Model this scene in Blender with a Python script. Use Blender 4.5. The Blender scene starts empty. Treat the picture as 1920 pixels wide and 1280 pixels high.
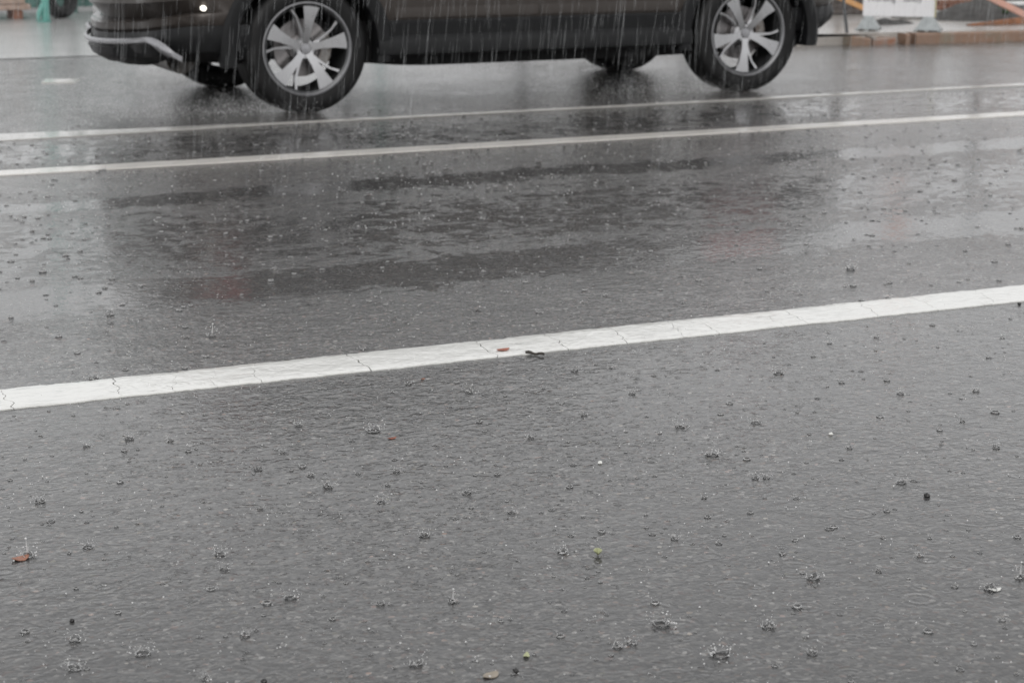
import bpy, bmesh, math, random
import numpy as np
from mathutils import Vector, Matrix
from mathutils.noise import noise as mnoise

random.seed(7)
S = bpy.context.scene
COL = S.collection
PI = math.pi
rad = math.radians

# ------------------------------------------------------------------ camera model
H = 1.2                                   # eye height in metres
FPX = 70 / 36 * 1920
PITCH, YAW = rad(12.899), rad(24.797)     # down, turned towards +X from +Y
cR = Vector((math.cos(YAW), -math.sin(YAW), 0))
cFh = Vector((math.sin(YAW), math.cos(YAW), 0))
cF = cFh * math.cos(PITCH) + Vector((0, 0, -math.sin(PITCH)))
cU = cFh * math.sin(PITCH) + Vector((0, 0, math.cos(PITCH)))


def ray(x, y):
    return cF * FPX + cR * (x - 960) - cU * (y - 640)


def at(x, y, z=0.0):
    """world point on the plane z seen at photo pixel x, y"""
    d = ray(x, y)
    return Vector((0, 0, H)) + d * ((z - H) / d.z)


def at_y(x, y, Y):
    d = ray(x, y)
    return Vector((0, 0, H)) + d * (Y / d.y)


cam = bpy.data.cameras.new("camera")
cam.lens = 70
cam.sensor_width = 36
cam.clip_start = 0.05
cam.clip_end = 2000
cam.dof.use_dof = True
cam.dof.focus_distance = 4.3
cam.dof.aperture_fstop = 7.1
cam.dof.aperture_blades = 9
camo = bpy.data.objects.new("camera", cam)
COL.objects.link(camo)
camo.matrix_world = Matrix((
    (cR.x, cU.x, -cF.x, 0), (cR.y, cU.y, -cF.y, 0), (cR.z, cU.z, -cF.z, H), (0, 0, 0, 1)))
S.camera = camo

# ------------------------------------------------------------------ node helpers


def new_mat(name):
    m = bpy.data.materials.new(name)
    m.use_nodes = True
    nt = m.node_tree
    b = nt.nodes["Principled BSDF"]
    return m, nt, b


def nd(nt, typ, ins=None, **props):
    n = nt.nodes.new(typ)
    for k, v in props.items():
        setattr(n, k, v)
    for k, v in (ins or {}).items():
        s = n.inputs[k]
        if hasattr(v, "is_output") or isinstance(v, bpy.types.NodeSocket):
            nt.links.new(v, s)
        else:
            s.default_value = v
    return n


def math_n(nt, op, a, b=0.0, c=None, clamp=False):
    n = nt.nodes.new("ShaderNodeMath")
    n.operation = op
    n.use_clamp = clamp
    for i, v in enumerate((a, b) if c is None else (a, b, c)):
        if isinstance(v, bpy.types.NodeSocket):
            nt.links.new(v, n.inputs[i])
        else:
            n.inputs[i].default_value = v
    return n.outputs[0]


def mix_c(nt, fac, a, b, mode="MIX"):
    n = nt.nodes.new("ShaderNodeMix")
    n.data_type = "RGBA"
    n.blend_type = mode
    for i, v in ((0, fac), (6, a), (7, b)):
        if isinstance(v, bpy.types.NodeSocket):
            nt.links.new(v, n.inputs[i])
        else:
            n.inputs[i].default_value = v if i == 0 else (*v, 1)
    return n.outputs[2]


def ramp(nt, fac, stops, interp="LINEAR"):
    n = nt.nodes.new("ShaderNodeValToRGB")
    n.color_ramp.interpolation = interp
    el = n.color_ramp.elements
    while len(el) < len(stops):
        el.new(0.5)
    for e, (p, c) in zip(el, stops):
        e.position = p
        e.color = (*c, 1) if len(c) == 3 else c
    nt.links.new(fac, n.inputs[0])
    return n.outputs[0]


def simple(name, col, rough=0.5, metal=0.0, var=0.15, scale=9.0, coat=0.0, bump=0.0, spec=0.5, dirt=None):
    """a painted / plastic / metal / stone surface with noise variation"""
    m, nt, b = new_mat(name)
    tc = nd(nt, "ShaderNodeTexCoord").outputs["Object"]
    nz = nd(nt, "ShaderNodeTexNoise", {"Vector": tc, "Scale": scale, "Detail": 6.0, "Roughness": 0.6}).outputs["Fac"]
    lo = tuple(c * (1 - var) for c in col)
    hi = tuple(min(1, c * (1 + var)) for c in col)
    c = ramp(nt, nz, [(0.3, lo), (0.7, hi)])
    if dirt:
        n2 = nd(nt, "ShaderNodeTexNoise", {"Vector": tc, "Scale": scale * 0.45, "Detail": 8.0, "Roughness": 0.7}).outputs["Fac"]
        f = ramp(nt, n2, [(0.48, (0, 0, 0)), (0.62, (1, 1, 1))])
        c = mix_c(nt, f, c, dirt)
    nt.links.new(c, b.inputs["Base Color"])
    r = math_n(nt, "MULTIPLY_ADD", nz, 0.2, max(0.0, rough - 0.1))
    nt.links.new(r, b.inputs["Roughness"])
    b.inputs["Metallic"].default_value = metal
    b.inputs["Specular IOR Level"].default_value = spec
    b.inputs["Coat Weight"].default_value = coat
    b.inputs["Coat Roughness"].default_value = 0.06
    if bump:
        n3 = nd(nt, "ShaderNodeTexNoise", {"Vector": tc, "Scale": scale * 6, "Detail": 4.0}).outputs["Fac"]
        bp = nd(nt, "ShaderNodeBump", {"Height": n3, "Strength": 1.0, "Distance": bump})
        nt.links.new(bp.outputs[0], b.inputs["Normal"])
    return m


# ------------------------------------------------------------------ water ripple height (metres), shared by the wet surfaces


def ripple_height(nt, pos, amt=1.0):
    mp = nd(nt, "ShaderNodeMapping", {"Vector": pos, "Scale": (1.0, 1.25, 1.0)}).outputs[0]
    big = nd(nt, "ShaderNodeTexNoise", {"Vector": mp, "Scale": 13.0, "Detail": 2.0, "Roughness": 0.5, "Distortion": 0.4}).outputs["Fac"]
    mid = nd(nt, "ShaderNodeTexNoise", {"Vector": mp, "Scale": 34.0, "Detail": 2.5, "Roughness": 0.55, "Distortion": 0.6}).outputs["Fac"]
    fine = nd(nt, "ShaderNodeTexNoise", {"Vector": mp, "Scale": 120.0, "Detail": 1.0, "Roughness": 0.5}).outputs["Fac"]
    patch = nd(nt, "ShaderNodeTexNoise", {"Vector": pos, "Scale": 1.3, "Detail": 3.0}).outputs["Fac"]
    pm = ramp(nt, patch, [(0.35, (0.55, 0.55, 0.55)), (0.65, (1.25, 1.25, 1.25))])
    h = math_n(nt, "MULTIPLY", big, 0.0024 * amt)
    h = math_n(nt, "MULTIPLY_ADD", mid, 0.0023 * amt, h)
    h = math_n(nt, "MULTIPLY_ADD", fine, 0.00020 * amt, h)
    h = math_n(nt, "MULTIPLY", h, pm)
    # rings left by drops: every cell holds one circular ripple of its own radius
    for sc, amp, wid in ((6.5, 0.00020, 0.10), (11.0, 0.00016, 0.12), (19.0, 0.00012, 0.16)):
        v = nt.nodes.new("ShaderNodeTexVoronoi")
        v.voronoi_dimensions = "2D"
        v.inputs["Scale"].default_value = sc
        off = nd(nt, "ShaderNodeVectorMath", {0: pos, 1: (sc * 3.7, sc * 1.9, 0)}, operation="ADD").outputs[0]
        nt.links.new(off, v.inputs["Vector"])
        sep = nd(nt, "ShaderNodeSeparateColor", {0: v.outputs["Color"]})
        r0 = math_n(nt, "MULTIPLY_ADD", sep.outputs[0], 0.40, 0.02)
        d = math_n(nt, "SUBTRACT", v.outputs["Distance"], r0)
        q = math_n(nt, "DIVIDE", d, wid)
        g = math_n(nt, "POWER", 2.718, math_n(nt, "MULTIPLY", math_n(nt, "MULTIPLY", q, q), -1.0))
        w = math_n(nt, "COSINE", math_n(nt, "MULTIPLY", d, 6.28 * 3.2 / (wid * 4)))
        on = math_n(nt, "GREATER_THAN", sep.outputs[1], 0.45)
        fade = math_n(nt, "SUBTRACT", 1.1, math_n(nt, "MULTIPLY", sep.outputs[0], 0.9))
        a = math_n(nt, "MULTIPLY", math_n(nt, "MULTIPLY", g, w), math_n(nt, "MULTIPLY", on, fade))
        h = math_n(nt, "MULTIPLY_ADD", a, amp * amt * 2.2, h)
    return h


def wet_film(nt, b, pos, amt=1.0, rough=0.04):
    h = ripple_height(nt, pos, amt)
    bp = nd(nt, "ShaderNodeBump", {"Height": h, "Strength": 1.0, "Distance": 1.0})
    b.inputs["Coat Weight"].default_value = 1.0
    b.inputs["Coat IOR"].default_value = 1.33
    b.inputs["Coat Roughness"].default_value = rough
    nt.links.new(bp.outputs[0], b.inputs["Coat Normal"])
    return bp.outputs[0]


ROUGH_DRY = 0.19


def asphalt():
    m, nt, b = new_mat("wet_asphalt")
    pos = nd(nt, "ShaderNodeNewGeometry").outputs["Position"]
    v = nd(nt, "ShaderNodeTexVoronoi", {"Vector": pos, "Scale": 125.0, "Randomness": 1.0})
    sep = nd(nt, "ShaderNodeSeparateColor", {0: v.outputs["Color"]})
    stone = ramp(nt, sep.outputs[0], [(0.0, (0.026, 0.026, 0.027)), (0.55, (0.047, 0.046, 0.046)), (0.90, (0.074, 0.073, 0.071)),
                                      (0.985, (0.13, 0.125, 0.12)), (0.994, (0.16, 0.155, 0.15)), (1.0, (0.22, 0.215, 0.21))])
    tint = ramp(nt, sep.outputs[1], [(0.0, (1, 1, 1)), (0.90, (1, 1, 1)), (0.94, (1.25, 1.02, 0.9)), (0.97, (1.3, 0.95, 0.9)), (1.0, (1.12, 1.12, 0.95))])
    c = mix_c(nt, 1.0, stone, stone, "MIX")
    n = nt.nodes[-1]
    c = mix_c(nt, 1.0, (1, 1, 1), (1, 1, 1), "MULTIPLY")
    mul = nt.nodes[-1]
    nt.links.new(stone, mul.inputs[6])
    nt.links.new(tint, mul.inputs[7])
    # rare larger pale stones
    v2 = nd(nt, "ShaderNodeTexVoronoi", {"Vector": pos, "Scale": 48.0})
    sep2 = nd(nt, "ShaderNodeSeparateColor", {0: v2.outputs["Color"]})
    near = math_n(nt, "LESS_THAN", v2.outputs["Distance"], 0.24)
    rare = math_n(nt, "GREATER_THAN", sep2.outputs[0], 0.988)
    f2 = math_n(nt, "MULTIPLY", near, rare)
    pal = ramp(nt, sep2.outputs[1], [(0.0, (0.5, 0.48, 0.45)), (0.5, (0.36, 0.33, 0.28)), (0.75, (0.3, 0.17, 0.12)), (1.0, (0.55, 0.54, 0.5))])
    c = mix_c(nt, math_n(nt, "MULTIPLY", f2, 0.55), mul.outputs[2], pal)
    # broad mottling of the binder
    nz = nd(nt, "ShaderNodeTexNoise", {"Vector": pos, "Scale": 2.2, "Detail": 5.0, "Roughness": 0.6}).outputs["Fac"]
    mo = ramp(nt, nz, [(0.3, (0.86, 0.86, 0.86)), (0.7, (1.12, 1.11, 1.10))])
    c = mix_c(nt, 1.0, c, (1, 1, 1), "MULTIPLY")
    nt.links.new(mo, nt.nodes[-1].inputs[7])
    nt.links.new(c, b.inputs["Base Color"])
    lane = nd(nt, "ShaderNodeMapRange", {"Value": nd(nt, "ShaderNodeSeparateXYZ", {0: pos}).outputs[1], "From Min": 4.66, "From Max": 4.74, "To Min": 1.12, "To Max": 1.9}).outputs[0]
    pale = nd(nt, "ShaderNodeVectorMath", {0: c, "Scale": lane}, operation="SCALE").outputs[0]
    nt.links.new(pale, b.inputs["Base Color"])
    b.inputs["Roughness"].default_value = 0.55
    b.inputs["Specular IOR Level"].default_value = 0.25
    hb = math_n(nt, "MULTIPLY", v.outputs["Distance"], -0.0012)
    bp = nd(nt, "ShaderNodeBump", {"Height": hb, "Strength": 0.7, "Distance": 1.0})
    nt.links.new(bp.outputs[0], b.inputs["Normal"])
    # standing water: two shallow wheel ruts and scattered films mirror clearly, the coarse stone between them does not
    sy = nd(nt, "ShaderNodeSeparateXYZ", {0: pos}).outputs[1]
    wv = nd(nt, "ShaderNodeTexNoise", {"Vector": pos, "Scale": 1.1, "Detail": 3.0}).outputs["Fac"]
    yw = math_n(nt, "MULTIPLY_ADD", wv, 0.30, math_n(nt, "SUBTRACT", sy, 0.15))

    def band(c, wd):
        q = math_n(nt, "DIVIDE", math_n(nt, "SUBTRACT", yw, c), wd)
        return math_n(nt, "POWER", 2.718, math_n(nt, "MULTIPLY", math_n(nt, "MULTIPLY", q, q), -1.0))
    ruts = math_n(nt, "MAXIMUM", band(7.60, 0.17), band(5.79, 0.25))
    ruts = math_n(nt, "MAXIMUM", ruts, math_n(nt, "MULTIPLY", band(9.2, 0.7), 0.58))
    ruts = math_n(nt, "MAXIMUM", ruts, math_n(nt, "MULTIPLY", band(6.65, 0.85), 0.58))
    pn = nd(nt, "ShaderNodeTexNoise", {"Vector": nd(nt, "ShaderNodeMapping", {"Vector": pos, "Scale": (0.75, 1.0, 1.0)}).outputs[0], "Scale": 9.0, "Detail": 5.0, "Roughness": 0.62}).outputs["Fac"]
    pf = nd(nt, "ShaderNodeTexNoise", {"Vector": nd(nt, "ShaderNodeMapping", {"Vector": pos, "Scale": (0.8, 1.0, 1.0)}).outputs[0], "Scale": 26.0, "Detail": 4.0, "Roughness": 0.65}).outputs["Fac"]
    pn = math_n(nt, "MULTIPLY_ADD", pf, 0.50, math_n(nt, "MULTIPLY", pn, 0.58))
    f = math_n(nt, "MULTIPLY_ADD", ruts, 0.31, pn)
    wet = ramp(nt, f, [(0.51, (0, 0, 0)), (0.70, (1, 1, 1))])
    # in the near lane one even film covers everything
    nearl = nd(nt, "ShaderNodeMapRange", {"Value": yw, "From Min": 4.5, "From Max": 5.0, "To Min": 0.0, "To Max": 1.0}).outputs[0]
    wetm = mix_c(nt, nearl, (0.70, 0.70, 0.70), (0, 0, 0))
    nt.links.new(wet, nt.nodes[-1].inputs[7])
    wet = nd(nt, "ShaderNodeSeparateColor", {0: wetm}).outputs[0]
    rgh = math_n(nt, "MULTIPLY_ADD", wet, 0.065 - ROUGH_DRY, ROUGH_DRY)
    amt = math_n(nt, "MULTIPLY_ADD", wet, -1.22, 1.70)
    h = math_n(nt, "MULTIPLY", ripple_height(nt, pos, 1.0), amt)
    # stone that stands proud of the water is paler than soaked stone, whose colour also carries painted reflection contrast
    soak = math_n(nt, "MULTIPLY_ADD", math_n(nt, "MULTIPLY", wet, nearl), -0.50, 1.0)
    soaked = nd(nt, "ShaderNodeVectorMath", {0: pale, "Scale": soak}, operation="SCALE").outputs[0]
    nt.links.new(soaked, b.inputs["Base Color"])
    bp = nd(nt, "ShaderNodeBump", {"Height": h, "Strength": 1.0, "Distance": 1.0})
    b.inputs["Coat Weight"].default_value = 1.0
    b.inputs["Coat IOR"].default_value = 1.33
    nt.links.new(rgh, b.inputs["Coat Roughness"])
    nt.links.new(bp.outputs[0], b.inputs["Coat Normal"])
    return m


def road_paint(name, col, wear=0.5, amt=0.55):
    m, nt, b = new_mat(name)
    pos = nd(nt, "ShaderNodeNewGeometry").outputs["Position"]
    st = nd(nt, "ShaderNodeMapping", {"Vector": pos, "Scale": (0.5, 2.6, 1)}).outputs[0]
    nz = nd(nt, "ShaderNodeTexNoise", {"Vector": st, "Scale": 16.0, "Detail": 8.0, "Roughness": 0.7}).outputs["Fac"]
    n2 = nd(nt, "ShaderNodeTexNoise", {"Vector": st, "Scale": 55.0, "Detail": 5.0, "Roughness": 0.7}).outputs["Fac"]
    s = math_n(nt, "MULTIPLY_ADD", n2, 0.5, math_n(nt, "MULTIPLY", nz, 0.5))
    hi = wear * 0.1
    c = ramp(nt, s, [(0.30 + hi, (0.10, 0.10, 0.095)), (0.345 + hi, tuple(x * 0.8 for x in col)), (0.44 + hi, col), (0.8, tuple(min(1, x * 1.05) for x in col))])
    nt.links.new(c, b.inputs["Base Color"])
    b.inputs["Roughness"].default_value = 0.6
    wet_film(nt, b, pos, amt, 0.06)
    return m


def concrete_wet(name, col, amt=0.8, rough=0.1, dirt=None):
    m, nt, b = new_mat(name)
    pos = nd(nt, "ShaderNodeNewGeometry").outputs["Position"]
    nz = nd(nt, "ShaderNodeTexNoise", {"Vector": pos, "Scale": 1.6, "Detail": 8.0, "Roughness": 0.65}).outputs["Fac"]
    n2 = nd(nt, "ShaderNodeTexNoise", {"Vector": pos, "Scale": 60.0, "Detail": 4.0}).outputs["Fac"]
    s = math_n(nt, "MULTIPLY_ADD", n2, 0.35, math_n(nt, "MULTIPLY", nz, 0.65))
    c = ramp(nt, s, [(0.3, tuple(x * 0.7 for x in col)), (0.7, tuple(x * 1.2 for x in col))])
    if dirt:
        n3 = nd(nt, "ShaderNodeTexNoise", {"Vector": pos, "Scale": 3.5, "Detail": 7.0, "Roughness": 0.7}).outputs["Fac"]
        c = mix_c(nt, ramp(nt, n3, [(0.5, (0, 0, 0)), (0.62, (1, 1, 1))]), c, dirt)
    nt.links.new(c, b.inputs["Base Color"])
    b.inputs["Roughness"].default_value = 0.6
    wet_film(nt, b, pos, amt, rough)
    return m


def water_mat():
    m, nt, b = new_mat("clear_water")
    b.inputs["Base Color"].default_value = (1, 1, 1, 1)
    b.inputs["Transmission Weight"].default_value = 1.0
    b.inputs["IOR"].default_value = 1.33
    b.inputs["Roughness"].default_value = 0.03
    return m


def aerated_mat(name, clear):
    """water broken up with air: part clear, part white"""
    m, nt, b = new_mat(name)
    b.inputs["Base Color"].default_value = (1, 1, 1, 1)
    b.inputs["Transmission Weight"].default_value = clear
    b.inputs["IOR"].default_value = 1.33
    b.inputs["Roughness"].default_value = 0.08
    return m


def rain_mat():
    m, nt, b = new_mat("falling_rain")
    out = nt.nodes["Material Output"]
    nt.nodes.remove(b)
    t = nd(nt, "ShaderNodeBsdfTransparent")
    d = nd(nt, "ShaderNodeBsdfTranslucent", {"Color": (0.9, 0.92, 0.94, 1)})
    d2 = nd(nt, "ShaderNodeBsdfDiffuse", {"Color": (0.9, 0.92, 0.94, 1)})
    mx0 = nd(nt, "ShaderNodeMixShader", {0: 0.5, 1: d.outputs[0], 2: d2.outputs[0]})
    mx = nd(nt, "ShaderNodeMixShader", {0: 0.12, 1: t.outputs[0], 2: mx0.outputs[0]})
    nt.links.new(mx.outputs[0], out.inputs["Surface"])
    return m


def car_paint():
    m, nt, b = new_mat("dark_bronze_paint")
    tc = nd(nt, "ShaderNodeTexCoord").outputs["Object"]
    v = nd(nt, "ShaderNodeTexNoise", {"Vector": tc, "Scale": 900.0, "Detail": 1.0}).outputs["Fac"]
    c = ramp(nt, v, [(0.3, (0.036, 0.031, 0.028)), (0.7, (0.068, 0.057, 0.051))])
    nt.links.new(c, b.inputs["Base Color"])
    b.inputs["Metallic"].default_value = 0.35
    b.inputs["Roughness"].default_value = 0.38
    b.inputs["Coat Weight"].default_value = 0.55
    b.inputs["Specular IOR Level"].default_value = 0.25
    # rain beads standing on the paint
    vo = nd(nt, "ShaderNodeTexVoronoi", {"Vector": tc, "Scale": 110.0})
    hgt = ramp(nt, vo.outputs["Distance"], [(0.0, (1, 1, 1)), (0.33, (0, 0, 0))])
    bp = nd(nt, "ShaderNodeBump", {"Height": hgt, "Strength": 0.35, "Distance": 0.001})
    nt.links.new(bp.outputs[0], b.inputs["Coat Normal"])
    b.inputs["Coat Roughness"].default_value = 0.05
    return m


def emit(name, col, strength, base=(0.2, 0.01, 0.01)):
    m, nt, b = new_mat(name)
    b.inputs["Base Color"].default_value = (*base, 1)
    b.inputs["Roughness"].default_value = 0.15
    b.inputs["Emission Color"].default_value = (*col, 1)
    b.inputs["Emission Strength"].default_value = strength
    return m


M = {}
M["asphalt"] = asphalt()
M["line"] = road_paint("thermoplastic_white", (0.78, 0.78, 0.755), 0.46, 0.7)
M["line_far"] = road_paint("worn_road_white", (0.74, 0.71, 0.67), 0.15, 0.6)
M["line_worn"] = road_paint("thin_worn_road_white", (0.50, 0.485, 0.46), 0.5, 0.6)
M["pave"] = concrete_wet("wet_pavement", (0.36, 0.335, 0.31), 0.9, 0.22)
M["apron"] = concrete_wet("wet_apron_concrete", (0.33, 0.33, 0.325), 1.0, 0.2)
M["dirt"] = concrete_wet("wet_bare_soil", (0.10, 0.085, 0.07), 1.0, 0.3)
M["kerb"] = concrete_wet("stained_kerb", (0.24, 0.215, 0.19), 0.4, 0.3, dirt=(0.27, 0.105, 0.05))
M["kerb_rust"] = concrete_wet("rust_stained_kerb", (0.235, 0.145, 0.098), 0.4, 0.3, dirt=(0.20, 0.165, 0.12))
M["water"] = water_mat()
M["rain"] = rain_mat()
M["foam"] = aerated_mat("aerated_water", 0.6)
M["spark"] = aerated_mat("bright_drops", 0.35)
M["paint"] = car_paint()
M["black"] = simple("black_cladding_plastic", (0.011, 0.0115, 0.0125), 0.5, spec=0.25, var=0.2, scale=30, bump=0.0002)
M["liner"] = simple("wheel_arch_liner", (0.010, 0.010, 0.011), 0.8, var=0.2)
M["tyre"] = simple("wet_tyre_rubber", (0.011, 0.011, 0.0115), 0.55, spec=0.25, var=0.25, scale=22)
M["silver"] = simple("machined_alloy", (0.48, 0.48, 0.49), 0.3, metal=1.0, var=0.03, scale=20)
M["alloy_dark"] = simple("dark_alloy", (0.075, 0.077, 0.08), 0.35, metal=0.8, var=0.15, scale=30)
M["lip"] = simple("dull_alloy_lip", (0.26, 0.26, 0.27), 0.4, metal=0.9, var=0.1, scale=30)
M["trim"] = simple("satin_silver_trim", (0.36, 0.36, 0.375), 0.3, metal=0.85, var=0.1, scale=20)
M["diffuser"] = simple("grey_diffuser_plastic", (0.085, 0.086, 0.09), 0.5, var=0.15, scale=20)
M["steel"] = simple("exhaust_steel", (0.30, 0.29, 0.28), 0.4, metal=0.9, var=0.25, scale=15, dirt=(0.12, 0.09, 0.07))
M["disc"] = simple("brake_disc_steel", (0.22, 0.21, 0.21), 0.35, metal=0.9, var=0.2, scale=40)
M["glass_dark"] = simple("tinted_glass", (0.012, 0.014, 0.015), 0.06, var=0.05, spec=0.6)
M["tail"] = emit("red_tail_lens", (1.0, 0.05, 0.035), 0.07, (0.24, 0.028, 0.024))
M["head"] = simple("head_lamp_lens", (0.55, 0.57, 0.58), 0.08, var=0.1, coat=1.0)
M["white_emit"] = emit("emissive_white", (1.0, 0.95, 0.86), 2.0, (0.8, 0.78, 0.7))
M["sign_white"] = simple("white_sign_panel", (0.80, 0.80, 0.82), 0.4, var=0.03, scale=6)
M["sign_edge"] = simple("yellowed_sign_edge", (0.50, 0.46, 0.28), 0.6, var=0.15)
M["ink"] = simple("grey_sign_ink", (0.16, 0.16, 0.18), 0.6, var=0.1)
M["galv"] = simple("galvanised_feet", (0.37, 0.395, 0.40), 0.45, metal=0.4, var=0.18, scale=25)
M["rust"] = simple("rusted_steel", (0.27, 0.12, 0.06), 0.7, var=0.3, scale=14, bump=0.001, dirt=(0.16, 0.10, 0.07))
M["darkmetal"] = simple("dark_rail_metal", (0.05, 0.052, 0.055), 0.5, metal=0.3, var=0.2)
M["teal"] = simple("teal_scaffold_paint", (0.13, 0.36, 0.315), 0.4, var=0.18, scale=12, dirt=(0.06, 0.22, 0.19))
M["tealnet"] = simple("dark_teal_netting", (0.085, 0.16, 0.145), 0.8, var=0.35, scale=7)
M["pink"] = simple("faded_pink_board", (0.62, 0.36, 0.29), 0.6, var=0.12, scale=8)
M["orange"] = simple("orange_barrier_plastic", (0.75, 0.20, 0.035), 0.45, var=0.12, scale=10)
M["red_panel"] = simple("added_panel_red", (0.46, 0.07, 0.05), 0.7, var=0.15)
M["orange_pale"] = simple("pale_orange_board", (0.66, 0.36, 0.15), 0.6, var=0.15, scale=10)
M["timber"] = simple("weathered_timber", (0.36, 0.265, 0.22), 0.75, var=0.25, scale=14, bump=0.001)
M["darkwood"] = simple("dark_wet_timber", (0.085, 0.072, 0.066), 0.6, var=0.3, scale=14, bump=0.001)
M["brick"] = simple("brown_brick", (0.20, 0.10, 0.07), 0.75, var=0.3, scale=16, bump=0.001)
M["slab"] = simple("grey_slab", (0.30, 0.30, 0.285), 0.7, var=0.2, scale=10, bump=0.001)
M["white_block"] = simple("white_plastic_block", (0.62, 0.62, 0.60), 0.55, var=0.1)
M["soil"] = simple("dark_soil_heap", (0.062, 0.060, 0.058), 0.8, var=0.45, scale=20, bump=0.004)
M["leaf_green"] = simple("weed_leaf", (0.06, 0.13, 0.04), 0.5, var=0.3, scale=40)
M["red_leaf"] = simple("red_brown_leaf", (0.30, 0.09, 0.05), 0.5, var=0.3, scale=120)
M["orange_leaf"] = simple("orange_brown_leaf", (0.32, 0.14, 0.09), 0.5, var=0.25, scale=120)
M["yellow_leaf"] = simple("yellow_green_leaf", (0.40, 0.42, 0.25), 0.5, var=0.2, scale=120)
M["pale_leaf"] = simple("pale_tan_leaf", (0.30, 0.26, 0.21), 0.5, var=0.2, scale=120)
M["twig"] = simple("wet_bark", (0.05, 0.042, 0.036), 0.5, var=0.4, scale=200)
M["pebble_dark"] = simple("dark_wet_stone", (0.022, 0.021, 0.021), 0.2, var=0.4, scale=90)
M["pebble_white"] = simple("white_wet_stone", (0.75, 0.75, 0.72), 0.3, var=0.1, scale=90)

# ------------------------------------------------------------------ mesh helpers


def tag(o, label=None, cat=None, group=None, kind=None):
    if label:
        o["label"] = label
    if cat:
        o["category"] = cat
    if group:
        o["group"] = group
    if kind:
        o["kind"] = kind
    return o


def mesh_from(name, verts, faces, mats, smooth=None):
    me = bpy.data.meshes.new(name)
    me.from_pydata([tuple(v) for v in verts], [], faces)
    bm = bmesh.new()
    bm.from_mesh(me)
    bmesh.ops.recalc_face_normals(bm, faces=bm.faces)
    bm.to_mesh(me)
    bm.free()
    for m in (mats if isinstance(mats, (list, tuple)) else [mats]):
        me.materials.append(m)
    if smooth is not None:
        me.polygons.foreach_set("use_smooth", [True] * len(me.polygons))
        me.set_sharp_from_angle(angle=rad(smooth))
    return me


def link(name, me, parent=None, loc=None, rot=None):
    o = bpy.data.objects.new(name, me)
    COL.objects.link(o)
    if parent:
        o.parent = parent
    if loc is not None:
        o.location = loc
    if rot is not None:
        o.rotation_euler = rot
    return o


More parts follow.
